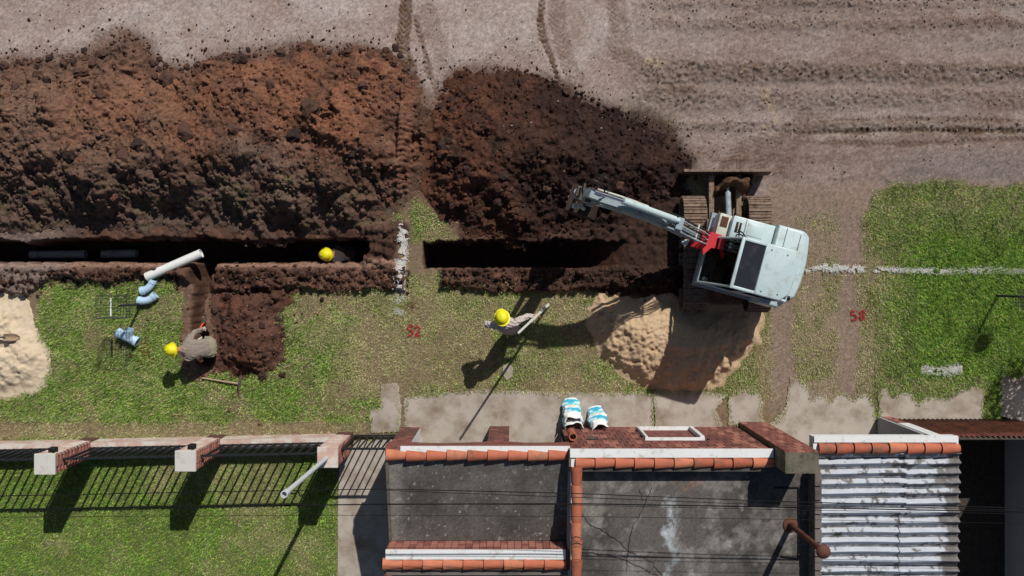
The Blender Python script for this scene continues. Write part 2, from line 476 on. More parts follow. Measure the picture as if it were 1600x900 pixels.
def ground_fields(X, Y, full=True):
    px = 800 + 70 * X; py = 432 - 70 * Y
    n1 = fbm(X, Y, 0.9, 4, 1) - 0.5; n2 = fbm(X, Y, 3.2, 4, 2) - 0.5; n3 = fbm(X, Y, 11.0, 3, 3) - 0.5; n4 = vnoise(X * 30, Y * 30, 4) - 0.5
    wob = n1 * 14 + n2 * 7 + n3 * 3
    z = n1 * 0.05 + n2 * 0.02
    # soil masks along the diggings
    edge_s = (wob * 0.8 + n1 * 22 + n3 * 5) * sst(416, 432, py)
    lipA = band(py + edge_s, 404, 452 - 22 * band(px, 60, 300, 20) + 4 * np.sin(px * 0.05), 3.5) * (1 - sst(628, 640, px + wob))
    lipB = band(py + edge_s, 408, 453, 3.5) * sst(684, 700, px + wob) * (1 - sst(1040, 1085, px + n1 * 60 + n2 * 40))
    flatA = band(py, 404, 418, 2.5)
    lip = np.clip(lipA + lipB, 0, 1)
    rough = lip * (1 - flatA)
    nside = band(py + wob, 345, 380, 4) * (1 - sst(1030, 1085, px + n1 * 60)) * (1 - band(px, 640, 720, 8))
    dug_end = band(px, 566, 622, 6) * band(py, 352, 446, 6)
    wb2 = n1 * 34 + n2 * 16 + n3 * 7
    exc_zone = sst(-5, 6, polydist(px, py, [(900, 350), (980, 320), (1050, 282), (1082, 300), (1076, 340), (1078, 400), (1086, 450), (1050, 468), (960, 460), (900, 452)]) + wb2 * .7)
    dA = np.maximum(polydist(px, py, HEAP_A), polydist(px, py, HEAP_B))
    stain = sst(-26, 4, dA + wb2 * .9) ** 1.5
    near3 = sst(-5, 5, polydist(px, py, [(284, 412), (340, 412), (344, 470), (342, 580), (300, 590), (286, 560), (288, 470), (276, 436)]) + wb2 * .8 + n3 * 14)
    soil = np.clip(rough + flatA * (1 - sst(628, 640, px) + sst(684, 700, px) * (1 - sst(1030, 1080, px + n1 * 60 + n2 * 40))) + nside + dug_end + exc_zone + near3 * .9 + stain * .85, 0, 1)
    lu = lumps(X, Y, 5.5, 5) * 0.13 + lumps(X, Y, 11, 6) * 0.07 + lumps(X, Y, 22, 7) * 0.03
    z = z + np.clip(rough + dug_end, 0, 1) * (0.07 + .10 * sst(-.2, .3, n1) + lu * 1.25) + exc_zone * lu * 0.6 + near3 * lu * .25 + nside * lu * 0.4
    # the road: ruts and gravelly bands
    road = (1 - sst(285, 300, py + wob * 0.5)) * np.clip(sst(1050, 1070, px) + (1 - sst(120, 240, py)), 0, 1)
    east = sst(960, 1060, px)
    streak = (fbm(X * 0.30 + n2 * .5, Y * 2.6 + n1 * 1.5 + n2 * .9, 1.0, 5, 21, .6) - 0.5)
    gravel = east * np.clip(band(py + n1 * 14, 96, 128, 8) + band(py + n1 * 10, 140, 168, 9) * .8 + band(py + n1 * 8, 190, 204, 4) * .8 + band(py + n1 * 10, 0, 10, 6) * .7 + band(py + n1 * 10, 28, 44, 6) * .5, 0, 1)
    gravel = np.clip(gravel + 0.8 * band(px, 1000, 1080, 30) * band(py + wob, 90, 180, 16), 0, 1)
    z = z + road * (streak * 0.05 * (0.3 + east) + (lumps(X, Y, 14, 8) * 0.075 + lumps(X, Y, 27, 9) * 0.035) * (0.09 + gravel) + n4 * 0.004)
    rut = np.zeros_like(px); ribs = np.zeros_like(px)
    for pts, w, st in (
        ([(634, -20), (634, 30), (628, 70), (640, 110), (640, 130)], 12, 1.0),
        ([(650, 30), (660, 70), (672, 120), (690, 168)], 6, 0.8),
        ([(668, 20), (680, 60), (700, 130)], 18, 0.35),
        ([(848, -20), (843, 30), (852, 70), (868, 110), (872, 128)], 6, 1.1),
        ([(868, -20), (870, 40), (885, 95), (900, 130)], 16, 0.45),
        ([(958, -20), (966, 40), (960, 75), (986, 92)], 20, 0.5),
        ([(1140, 262), (1160, 238), (1190, 226)], 22, 0.5),
        ([(1180, 270), (1212, 220), (1260, 180)], 16, 0.4),
        ([(1210, 290), (1240, 230), (1300, 170)], 14, 0.35),
        ([(1250, 208), (1400, 203), (1620, 206)], 5, 0.9),
        ([(1300, 188), (1450, 186), (1620, 190)], 4, 0.7),
        ([(1240, 222), (1400, 226), (1620, 216)], 5, 0.6),
        ([(150, 60), (178, 50), (200, 62), (196, 90)], 14, 0.5)):
        d, run, sd = linedist(px, py, pts)
        m = (1 - sst(w * 0.6, w, d + n2 * 10 + n3 * 6)) * st
        rut = np.maximum(rut, m)
        ribs = np.maximum(ribs, m * (0.5 + 0.5 * np.sin(run * 0.75 + d * 0.9)) ** 2)
    z = z - rut * 0.045 + ribs * 0.065
    # the trenches
    t1 = band(py + n3 * 7 + n2 * 9 * (1 - sst(388, 398, py)) - 12 * (fbm(X, Y, 1.3, 3, 55) - .35) * (1 - sst(385, 395, py)), 373, 409.5, 1.3) * (1 - sst(570, 574, px + n2 * 26 + n3 * 10))
    t2 = band(py + n3 * 6 + n2 * 10 * (1 - sst(390, 402, py)), 377, 418, 1.3) * sst(660, 663, px + n2 * 4)
    dep2 = 1.45 * (1 - sst(880, 985, px + n1 * 30))
    ds, rs, _ = linedist(px, py, SIDE_TRENCH)
    wid = 22 - 9 * sst(30, 60, rs) + 2 * sst(100, 140, rs)
    t3 = 1 - sst(wid * 0.35, wid, ds + n2 * 9 + n3 * 4)
    dep3 = 1.35 - 0.75 * sst(22, 78, rs)
    tr = np.maximum(np.maximum(t1 * 1.55, t2 * dep2), t3 * dep3)
    tr = np.where(t1 > 0.5, np.maximum(tr, t1 * 1.55), tr)
    z = z * (1 - np.clip(tr, 0, 1)) - tr + np.clip(tr, 0, 1) * (lumps(X, Y, 9, 12) * 0.08 + n2 * 0.06)
    dug = np.clip(tr * 6, 0, 1)
    # flat where paved or built on
    pv = paved(px, py)
    flat = sst(-4, 3, pv)
    z = z * (1 - flat * 0.9)
    z = np.where((py > 690) & (px > 596), np.minimum(z, 0.0), z)
    z = z - 0.045 * sst(1, 6, pv)
    if not full: return z
    # grass density and dryness
    g = np.zeros_like(px); dry = np.full_like(px, 0.5)
    def grow(m, den, dr):
        nonlocal g, dry
        a = np.clip(m, 0, 1)
        dry = dry * (1 - a) + dr * a
        g = np.maximum(g * (1 - a * 0.6), a * den)
    sw = wob * 1.2
    grow(band(px + sw, 60, 300, 8) * band(py + sw * .6, 438, 690, 5), 0.9, 0.28)
    grow(band(px + sw, -400, 100, 8) * band(py, 600, 690, 6), 0.9, 0.3)
    grow(band(px + sw, 290, 600, 8) * band(py + sw * .4, 452, 690, 5), 0.9, 0.32)
    grow(band(px + sw, 480, 940, 30) * band(py + sw * .4, 428, 622, 5), 0.82, 0.68)
    grow(band(px + sw, 560, 660, 20) * band(py, 500, 620, 20), 0.5, 0.85)
    grow(band(px + sw, 370, 520, 30) * band(py + sw, 540, 680, 25), 0.95, 0.2)
    grow(band(px + sw * 2, -400, 600, 8) * band(py + sw * .3, 660, 684, 5), 0.35, 0.85)
    grow(band(px + sw, 640, 716, 6) * band(py + sw * .4, 296, 378, 6), 0.7, 0.62)
    grow(band(px + sw, 580, 626, 5) * band(py + sw * .4, 318, 352, 5), 0.75, 0.5)
    grow(band(px + sw, 1040, 1112, 6) * band(py + sw, 276, 322, 6), 0.5, 0.75)
    grow(band(px + sw, 930, 1200, 20) * band(py + sw, 560, 622, 6), 0.75, 0.55)
    grow(band(px + sw, 1172, 1225, 8) * band(py + sw, 500, 628, 10), 0.85, 0.45)
    grow(band(px + sw * .6, 1185, 1400, 8) * sst(300, 430, py + sw * 3) * (1 - sst(616, 648, py)), 0.5 , 0.85)
    lushd = polydist(px, py, [(1372, 660), (1366, 540), (1352, 440), (1350, 340), (1366, 300), (1392, 286), (1440, 279), (1482, 280), (1520, 294), (1560, 290), (1900, 284), (1900, 660)])
    grow(sst(-8, 12, lushd + sw * 1.1), 1.0, 0.62 - .56 * sst(8, 105, lushd + sw * 2.2 + (py - 450) * .12))
    grow(band(px + sw, 1520, 1570, 8) * band(py, 560, 668, 6), 0.95, 0.15)
    grow(band(px + sw, 1366, 1540, 8) * band(py, 590, 670, 6), 0.7, 0.4)
    for tx, w0, st in ((1222, 22, .95), (1327, 20, .93)):
        m = (1 - sst(w0 * .5, w0, np.abs(px - tx + (py - 450) * 0.015 * (1 if tx > 1300 else -1)) + sw * 1.1 - 9 * (1 - sst(290, 360, py)))) * sst(270, 300, py) * (1 - sst(610, 640, py)) * st
        g = g * (1 - m)
    # garden behind the fence
    lawn = (1 - sst(522, 532, px + n2 * 10)) * sst(690, 698, py)
    grow(lawn, 1.0, 0.03 + 0.32 * sst(0.02, 0.28, n1 + 0.4 * n2 + .18 * band(px, 330, 540, 40) * band(py, 720, 860, 30)))
    grow(lawn * band(py, 692, 716, 6), 0.7, 0.4)
    g = g * (1 - np.clip(soil * 1.3, 0, 1) * 0.97) * (1 - dug)
    worn = sst(.0, .16, fbm(X, Y, 1.5, 4, 205) - .5 + .10 * band(px, 480, 960, 60) + .06 * band(px, 250, 340, 20)) * (py < 690) * (1 - sst(1360, 1420, px))
    g = g * (1 - .55 * worn)
    g = g * (0.72 + 0.6 * sst(-0.18, 0.2, n2 + n3 * .8))
    dry = dry + worn * .18
    dry = np.clip(dry + (n2 * 0.7 + n1 * 0.35) * (.35 + .65 * sst(.1, .4, dry)), 0, 1)
    g = np.where(pv > 0, np.where(pv > 3 + 16 * np.clip(n2 + n1 * .6, 0, .5), 0, np.maximum(g, .45) * 0.8), g)
    g = np.where((py > 690) & (px > 530), 0, g)
    # colours
    c = np.zeros(px.shape + (3,)); c[:] = lin(120, 103, 82)
    dusty = np.array(lin(155, 136, 126)); brownish = np.array(lin(122, 98, 85)); pale = np.array(lin(172, 158, 150))
    rc = np.zeros_like(c); rc[:] = dusty
    rc = mixc(rc, pale, np.clip(0.5 + n1 * 2.2 + n2, 0, 1) * (1 - east * .55))
    rc = mixc(rc, brownish, np.clip(streak * 2.6 + 0.12 + n3 * .8, 0, 1) * (.3 + east * 0.6))
    rc = mixc(rc, lin(96, 78, 67), np.clip(gravel * (0.55 + n3 * 2.0), 0, 1) * 0.7)
    rc = mixc(rc, lin(100, 78, 62), np.clip(rut * 0.95 * (0.8 + n3 * 1.5), 0, 1))
    rc = mixc(rc, lin(134, 124, 120), sst(1340, 1420, px + wob * 2) * band(py + wob * 2, 240, 290, 14) * 0.6)
    rc = mixc(rc, lin(112, 80, 62), band(px + wob * 4, 1535, 1590, 40) * band(py + wob * 3, 150, 200, 30) * .35)
    rc = rc * (0.84 + .32 * fbm(X, Y, 24, 2, 167) + .55 * n3 * (.3 + gravel))[..., None]
    for pts_, w_ in (([(1196, 145), (1204, 166), (1216, 192)], 9), ([(1195, 200), (1204, 204)], 6), ([(1336, 76), (1346, 70)], 5), ([(1012, 92), (1030, 98)], 8), ([(1158, 104), (1160, 108)], 5)):
        d_, _, _ = linedist(px, py, pts_); rc = mixc(rc, lin(178, 158, 128), (1 - sst(w_ * .1, w_, d_ + n3 * 20 + n2 * 16)) * .55)
    rc = rc * (0.97 - .19 * sst(820, 1150, px))[..., None]
    c = mixc(c, rc, np.maximum(road, (1 - sst(300, 330, py)) * sst(1050, 1070, px)))
    base_dirt = sst(1190, 1205, px) * sst(270, 300, py) * (1 - sst(620, 660, py))
    c = mixc(c, lin(132, 114, 101), base_dirt)
    gc = np.zeros_like(c); gc[:] = lin(88, 104, 48)
    gc = mixc(gc, lin(146, 132, 98), np.clip(dry + n3 * .8, 0, 1)) * (0.8 + .4 * fbm(X, Y, 18, 2, 168))[..., None]
    c = mixc(c, gc, np.clip(g * 1.1, 0, 1) * 0.85)
    dark = np.array(lin(62, 45, 38)); red = np.array(lin(92, 67, 55))
    soc = np.zeros_like(c); soc[:] = dark
    soc = mixc(soc, red, np.clip(0.35 + n2 * 2.4 + 0.3 * (1 - sst(300, 700, px)), 0, 1))
    soc = mixc(soc, lin(132, 104, 88), flatA * (1 - sst(900, 1000, px)) * 0.85)
    soc = mixc(soc, lin(128, 116, 108), (1 - sst(60, 150, px + wob * 2)) * 0.5)
    soc = mixc(soc, lin(112, 88, 74), near3 * (1 - sst(.2, .8, lip)) * .7)
    soc = mixc(soc, lin(104, 78, 64), stain * (1 - sst(700, 800, px)) * (1 - np.clip(lip + nside + exc_zone, 0, 1)) * .8)
    soc = mixc(soc, lin(48, 36, 31), np.clip(sst(820, 960, px) * (.7 + n2), 0, 1))
    soc = soc * (0.86 + .5 * (fbm(X, Y, 20, 2, 166)))[..., None]
    c = mixc(c, soc, soil)
    c = mixc(c, lin(74, 52, 42), dug)
    c = mixc(c, lin(104, 76, 62), t3 * (1 - sst(0.9, 1.3, tr)) * 0.9)
    c = mixc(c, lin(98, 58, 46), band(px + wob, 208, 242, 4) * band(py + wob, 532, 572, 5))
    c = mixc(c, lin(96, 62, 48), band(px + wob, 632, 650, 4) * band(py + wob, 474, 490, 4))
    yard = ((py > 690) & (px > 1490)).astype(float)
    c = mixc(c, lin(70, 62, 56), yard)
    return z, c, g, dry

def axis(lo, hi, d, far):
    core = np.arange(lo, hi + d / 2, d)
    out = []; s = d * 2; v = hi
    while v < far: v = v + s; s *= 1.45; out.append(v)
    ou2 = []; s = d * 2; v = lo
    while v > -far: v = v - s; s *= 1.45; ou2.append(v)
    return np.concatenate([ou2[::-1], core, out])

def grid_mesh(name, X, Y, Z, C, material, keep=None, smooth=True, grain=0.0):
    ny, nx = X.shape
    if grain > 0:
        rg = np.random.RandomState(nx + ny)
        C = C * (1 + grain * (rg.rand(ny, nx) - .5) * 2)[..., None]
    idx = np.arange(ny * nx).reshape(ny, nx)
    quads = np.stack([idx[:-1, :-1], idx[:-1, 1:], idx[1:, 1:], idx[1:, :-1]], -1).reshape(-1, 4)
    if keep is not None:
        kf = (keep[:-1, :-1] | keep[:-1, 1:] | keep[1:, 1:] | keep[1:, :-1]).reshape(-1)
        quads = quads[kf]
        used = np.unique(quads)
        remap = np.full(ny * nx, -1, dtype=np.int64); remap[used] = np.arange(len(used))
        quads = remap[quads]
    else:
        used = np.arange(ny * nx)
    co = np.stack([X, Y, Z], -1).reshape(-1, 3)[used].astype(np.float32)
    cc = np.concatenate([C.reshape(-1, 3), np.ones((ny * nx, 1))], 1)[used].astype(np.float32)
    me = bpy.data.meshes.new(name)
    me.vertices.add(len(co)); me.vertices.foreach_set('co', co.ravel())
    me.loops.add(quads.size); me.loops.foreach_set('vertex_index', quads.ravel().astype(np.int32))
    me.polygons.add(len(quads)); me.polygons.foreach_set('loop_start', np.arange(0, quads.size, 4, dtype=np.int32))
    if smooth: me.polygons.foreach_set('use_smooth', np.ones(len(quads), dtype=bool))
    at = me.color_attributes.new('Col', 'FLOAT_COLOR', 'POINT'); at.data.foreach_set('color', cc.ravel())
    me.materials.append(material)
    me.update(calc_edges=True)
    return me

gxs = axis(-12.0, 12.0, 0.03, 160.0); gys = axis(-7.2, 6.9, 0.03, 160.0)
GX, GY = np.meshgrid(gxs, gys)
GZ, GC, GG, GD = ground_fields(GX, GY)
far = sst(13, 20, np.maximum(np.abs(GX), np.abs(GY)))
GZ = GZ * (1 - far)
trd = GZ > -.3
GZ = GZ + np.where(trd & (GY > -2.4), .007 * (np.random.RandomState(5).rand(*GZ.shape) - .5), 0) * (1 - far)
ground = put('ground', grid_mesh('ground', GX, GY, GZ, GC, MAT['ground'], grain=.26))
tag(ground, kind='structure')

def sample(gxs_, gys_, A, x, y):
    x = np.asarray(x, dtype=float); y = np.asarray(y, dtype=float)
    i = np.clip(np.searchsorted(gxs_, x) - 1, 0, len(gxs_) - 2); j = np.clip(np.searchsorted(gys_, y) - 1, 0, len(gys_) - 2)
    fx = np.clip((x - gxs_[i]) / (gxs_[i + 1] - gxs_[i]), 0, 1); fy = np.clip((y - gys_[j]) / (gys_[j + 1] - gys_[j]), 0, 1)
    return (A[j, i] * (1 - fx) + A[j, i + 1] * fx) * (1 - fy) + (A[j + 1, i] * (1 - fx) + A[j + 1, i + 1] * fx) * fy

PILES = []
def topz(x, y):
    z = sample(gxs, gys, GZ, x, y)
    for xs, ys, A in PILES:
        ins = (x > xs[0]) & (x < xs[-1]) & (y > ys[0]) & (y < ys[-1])
        z = np.where(ins, np.maximum(z, sample(xs, ys, A, x, y)), z)
    return z

# ------------------------------------------------------------------ heaps
def W(pts):
    return [((x - 800) / 70, -(y - 432) / 70) for x, y in pts]

def heap(name, outline, hmax, slope, colfun, mater, label, cat, res=0.025, ragged=0.25, detail=1.0, kind='soil', extra=None, soft=0.45, group=None):
    po = W(outline)
    xs = np.arange(min(p[0] for p in po) - .4, max(p[0] for p in po) + .4, res)
    ys = np.arange(min(p[1] for p in po) - .4, max(p[1] for p in po) + .4, res)
    X, Y = np.meshgrid(xs, ys)
    g = sample(gxs, gys, GZ, X, Y); g = np.maximum(g, -0.05)
    d = polydist(X, Y, po) + ragged * ((fbm(X, Y, 1.8, 4, 31) - .5) * 1.9 + (fbm(X, Y, 7, 3, 33) - .5) * 1.3)
    ins = np.clip(d, 0, None)
    env = sst(0, 0.35, d)
    if kind == 'soil':
        h = hmax * sst(0, hmax / slope * 1.35, d) + 0.05 * sst(0, .12, d)
        b = (fbm(X, Y, 0.7, 5, 35) - .5)
        h = h * (1 + 1.1 * b)
        p1 = sst(0.46, 0.64, fbm(X, Y, 0.9, 3, 37)); p2 = sst(0.40, 0.62, fbm(X + 9, Y, 1.6, 3, 38)); p3 = sst(.35, .6, fbm(X, Y + 5, 2.3, 3, 39))
        wx = X + (fbm(X, Y, 5, 3, 51) - .5) * .16; wy = Y + (fbm(X, Y, 5, 3, 52) - .5) * .16
        lu = lumps(wx, wy, 1.9, 41) * 0.24 * p1 + lumps(wx, wy, 3.6, 54) * 0.13 * p2 * p1 + lumps(wx, wy, 6.2, 42) * 0.10 * p2 * (.4 + p1) + lumps(wx, wy, 10.5, 43) * 0.085 * p3 + lumps(wx, wy, 17, 44) * 0.060 * (.35 + p2) + lumps(wx, wy, 30, 57) * .032 + (fbm(X, Y, 9, 4, 45) - .5) * 0.10 + (vnoise(X * 37, Y * 37, 53) - .5) * .026
        h = h + env * lu * detail
    else:
        h = hmax * (1 - np.exp(-ins * slope / hmax))
        h = h * (1 + 0.35 * (fbm(X, Y, 1.0, 3, 36) - .5))
        rp = fbm(X + 0.3 * fbm(X, Y, 3, 2, 47), Y, 5, 4, 46)
        h = h + env * ((rp - .5) * 0.09 + (fbm(X, Y, 16, 3, 48) - .5) * 0.05 + lumps(X, Y, 9, 49) * 0.05 * sst(.45, .6, fbm(X, Y, 1.4, 2, 50))) * detail
    if extra is not None: h = extra(X, Y, h, d)
    Z = np.where(d > 0, g + h * sst(0, soft, d) + 0.015 * sst(0, .05, d), g - np.clip(-d, 0, 1) * 0.8 - 0.02)
    C = colfun(X, Y, d)
    keep = d > -0.12
    me = grid_mesh(name, X, Y, Z, C, mater, keep, grain=.26 if kind == 'soil' else .07)
    o = put(name, me)
    tag(o, label, cat, group)
    PILES.append((xs, ys, np.where(keep, Z, -9)))
    return o

def red_soil(X, Y, d):
    px = 800 + 70 * X; py = 432 - 70 * Y
    n1 = fbm(X, Y, 0.55, 4, 61) - .5; n2 = fbm(X, Y, 2.4, 4, 62) - .5; n3 = fbm(X, Y, 10, 3, 63) - .5
    c = np.zeros(X.shape + (3,)); c[:] = lin(92, 64, 51)
    c = mixc(c, lin(120, 76, 56), np.clip(0.1 + n1 * 2.6 + n2 * 1.2 + .35 * sst(420, 520, px) * (1 - sst(250, 330, py)), 0, 1))
    c = mixc(c, lin(108, 90, 80), np.clip(n1 * -2.5 + n2 * 1.8 + 0.35 * sst(230, 330, py + n2 * 80) * (1 - sst(350, 520, px)), 0, 1) * .9)
    c = mixc(c, lin(146, 108, 86), np.clip(n2 * 3 + n1 * 1.5 - .25 + .35 * (1 - sst(0, 250, px)) * band(py, 120, 220, 30), 0, 1) * .7)
    c = mixc(c, lin(60, 41, 33), np.clip(n3 * 2.6 + n2 * -1.6 - 0.02 + .3 * sst(560, 680, px), 0, 1) * .8)
    c = mixc(c, lin(74, 52, 42), (1 - sst(0.0, 0.3, d + n2 * .3)) * .6)
    # the rammed strip beside the chalk line
    st = (1 - sst(8, 13, np.abs(px - (641 - (py - 120) * 0.05)) + n3 * 8)) * sst(118, 140, py)
    c = mixc(c, lin(122, 82, 64), st * 0.85)
    c = mixc(c, lin(136, 108, 88), (1 - sst(180, 420, px + n1 * 300)) * band(py + n2 * 60, 115, 260, 30) * .7)
    c = mixc(c, lin(138, 88, 60), np.clip(band(py + n2 * 70, 95, 240, 26) * (.35 + n1 * 2.5 + n2), 0, 1) * .6)
    c = mixc(c, lin(98, 79, 68), np.clip(.30 + .35 * (1 - sst(150, 420, px + n1 * 260)), 0, 1))
    c = c * (0.68 + .5 * (fbm(X, Y, 22, 2, 66)))[..., None]
    c = mixc(c, lin(92, 76, 68), sst(250, 330, py + n1 * 120 + n2 * 60) * .55)
    c = mixc(c, lin(88, 84, 56), np.clip(band(py + n2 * 40, 290, 362, 14) * (n3 * 6 + n2 * 3 - .3), 0, 1) * .6)
    return c

def dark_soil(X, Y, d):
    px = 800 + 70 * X; py = 432 - 70 * Y
    n1 = fbm(X, Y, 0.6, 4, 71) - .5; n2 = fbm(X, Y, 2.6, 4, 72) - .5; n3 = fbm(X, Y, 10, 3, 73) - .5
    c = np.zeros(X.shape + (3,)); c[:] = lin(62, 44, 37)
    west = 1 - sst(700, 860, px + n1 * 120)
    c = mixc(c, lin(98, 64, 48), np.clip(west * .8 + n1 * 1.4 + n2 * .8, 0, 1) * .8)
    c = mixc(c, lin(42, 31, 28), np.clip(n3 * 2.0 - n2 * 1.2 + .1 + .7 * sst(780, 960, px + n1 * 80), 0, 1) * .85)
    return c

def ram_strip(X, Y, h, d):
    px = 800 + 70 * X; py = 432 - 70 * Y
    a = np.abs(px - (641 - (py - 120) * 0.05))
    st = (1 - sst(8, 14, a)) * sst(118, 140, py)
    base = 0.55 * sst(0, 0.7, d)
    h = h * (1 - st) + st * (base + 0.022 * np.sin(py * 0.8 + np.sin(px * .3)))
    # gullies that run down the garden side of the heap
    gl = fbm(X * 2.2 + Y * 0.8, Y * 0.5, 1.0, 3, 77) - .5
    h = h + sst(210, 300, py) * sst(0, .4, d) * gl * 0.5
    return h

heap_a = heap('soil_heap', HEAP_A, 0.78, 0.60, red_soil, MAT['soil'], 'long reddish brown heap of dug soil along the trench on the left', 'soil heap', extra=ram_strip, group='dug soil heaps')
heap_b = heap('soil_heap', HEAP_B, 0.80, 0.60, dark_soil, MAT['soil'], 'dark moist heap of dug soil under the excavator arm', 'soil heap', detail=.7, group='dug soil heaps')
heap_c = heap('soil_heap', [(334, 438), (420, 440), (470, 452), (440, 490), (452, 520), (446, 560), (410, 588), (370, 598), (338, 590), (330, 560), (334, 520), (330, 480)], 0.36, 0.55,
              lambda X, Y, d: mixc(dark_soil(X, Y, d), lin(96, 70, 60), np.clip(.55 + (fbm(X, Y, 2.2, 4, 81) - .5) * 2.2, 0, 1) * .8),
              MAT['soil'], 'low dark soil heap beside the crouching worker', 'soil heap', ragged=.2, detail=.6, group='dug soil heaps')

def sand_col(X, Y, d):
    px = 800 + 70 * X
    n1 = fbm(X, Y, 1.0, 4, 91) - .5; n2 = fbm(X, Y, 5, 3, 92) - .5
    c = np.zeros(X.shape + (3,)); c[:] = lin(190, 166, 136)
    c = mixc(c, lin(166, 136, 108), np.clip(.3 + n1 * 2 + n2, 0, 1))
    c = mixc(c, lin(184, 158, 126), sst(300, 800, px) * .7)
    c = mixc(c, lin(208, 192, 166), np.clip(.9 * (1 - sst(100, 200, px)) + n2 * .6, 0, 1) * .8)
    return c
def sand_b_extra(X, Y, h, d):
    px = 800 + 70 * X; py = 432 - 70 * Y
    # pushed aside where the machine's track stands
    tr = band(px, 1050, 1120, 8) * (1 - sst(480, 520, py))
    wx = X + (fbm(X, Y, 6, 3, 351) - .5) * .12; wy = Y + (fbm(X, Y, 6, 3, 352) - .5) * .12
    lm = sst(.38, .6, fbm(X, Y, 1.3, 3, 353))
    h = h + sst(.02, .2, d) * (lumps(wx, wy, 7, 354) * .06 * lm + lumps(wx, wy, 13, 355) * .055 * (.3 + lm) + lumps(wx, wy, 24, 357) * .04 + (fbm(X * 1.4 - Y, Y * .6 + X * .3, 5, 4, 358) - .5) * .07 + lumps(wx, wy, 3, 356) * .12)
    return h * (1 - .85 * tr) * (1 - 0.6 * band(px, 1120, 1230, 30) * (1 - sst(490, 540, py)))
sand_a = heap('sand_pile', [(-120, 466), (0, 458), (34, 458), (46, 470), (54, 500), (66, 520), (80, 545), (82, 575), (78, 598), (60, 612), (30, 622), (0, 626), (-120, 630)], 0.55, 0.5, sand_col, MAT['sand'],
              'pale sand pile at the left edge with a shovel stuck in it', 'sand pile', ragged=.10, detail=1.7, kind='sand', group='sand piles')
sand_b = heap('sand_pile', [(922, 480), (934, 462), (975, 462), (1040, 460), (1110, 470), (1180, 476), (1198, 500), (1190, 540), (1160, 575), (1130, 600), (1100, 616), (1040, 618), (1000, 606), (960, 582), (930, 552), (920, 512)],
              0.85, 0.62, sand_col, MAT['sand'], 'tan sand pile half in the shadow of the excavator', 'sand pile', ragged=.15, kind='sand', extra=sand_b_extra, group='sand piles')

# ------------------------------------------------------------------ pavement: broken concrete slabs
def jagged(poly, amp, seed, step=3.0):
    rnd = random.Random(seed); out = []
    n = len(poly)
    for i in range(n):
        x0, y0 = poly[i]; x1, y1 = poly[(i + 1) % n]
        L = math.hypot(x1 - x0, y1 - y0); k = max(1, int(L / step))
        for j in range(k):
            t = j / k
            a = amp if (y0 + (y1 - y0) * t) < 668 else 0.0
            out.append((x0 + (x1 - x0) * t + rnd.uniform(-a, a), y0 + (y1 - y0) * t + rnd.uniform(-a, a)))
    return out
pavement = bpy.data.objects.new('pavement', None); finish(pavement); tag(pavement, kind='structure')
for k, (nm, poly) in enumerate(PAVE):
    mb = MB()
    pts = W(jagged(poly, 1.3, k + 3))
    top = 0.016 + 0.006 * ((k * 7) % 4)
    mb.prism(pts, -0.14, top)
    mb.build('slab', MAT['concrete'], pavement)

# ------------------------------------------------------------------ tiles, bricks
def tile_mesh():
    mb = MB(); n = 8; L = 0.40
    vs = []; fs = []
    for x, ro in ((0, 0.122), (L, 0.094)):
        for r in (ro, ro - 0.014):
            for i in range(n + 1):
                a = math.pi * i / n
                vs.append((x, -r * math.cos(a), r * math.sin(a) * 0.95))
    m = n + 1
    for i in range(n):
        fs.append((i, i + 1, 2 * m + i + 1, 2 * m + i))
        fs.append((m + i + 1, m + i, 3 * m + i, 3 * m + i + 1))
        fs.append((i + 1, i, m + i, m + i + 1))
        fs.append((2 * m + i, 2 * m + i + 1, 3 * m + i + 1, 3 * m + i))
    fs += [(0, m, 3 * m, 2 * m), (n, 2 * m + n, 3 * m + n, m + n)]
    mb.add(vs, fs)
    return mb
TILES = [tile_mesh().mesh('roof_tile', MAT[k], smooth=True) for k in ('terracotta', 'terracotta', 'terracotta2', 'terracotta3')]
rt = random.Random(3)
def tile_row(p0, p1, parent, pitch=0.37, flip=False):
    p0 = Vector(p0); p1 = Vector(p1)
    if flip: p0, p1 = p1, p0
    L = (p1 - p0).length; n = max(1, round(L / pitch)); d = (p1 - p0) / n
    a = math.atan2(d.y, d.x)
    for i in range(n):
        p = p0 + d * i
        put('cap_tile', rt.choice(TILES), parent, TR(p.x + rt.uniform(-.006, .006), p.y + rt.uniform(-.008, .008), p.z + rt.uniform(0, .008), a + rt.uniform(-.02, .02), 0, rad(2.6), (L / n / 0.372, 1, 1)))

def unit_box(name, m, s, b=0.006):
    mb = MB(); x, y, z = [q / 2 for q in s]
    # box with bevelled front (+Y) edge
    vs = [(-x, -y, -z), (x, -y, -z), (x, -y, z), (-x, -y, z), (-x + b, y, -z + b), (x - b, y, -z + b), (x - b, y, z - b), (-x + b, y, z - b),
          (-x, y - b, -z), (x, y - b, -z), (x, y - b, z), (-x, y - b, z)]
    fs = [(0, 1, 2, 3), (7, 6, 5, 4), (0, 8, 9, 1), (1, 9, 10, 2), (2, 10, 11, 3), (3, 11, 8, 0), (8, 4, 5, 9), (9, 5, 6, 10), (10, 6, 7, 11), (11, 7, 4, 8)]
    mb.add(vs, fs)
    return mb.mesh(name, m)

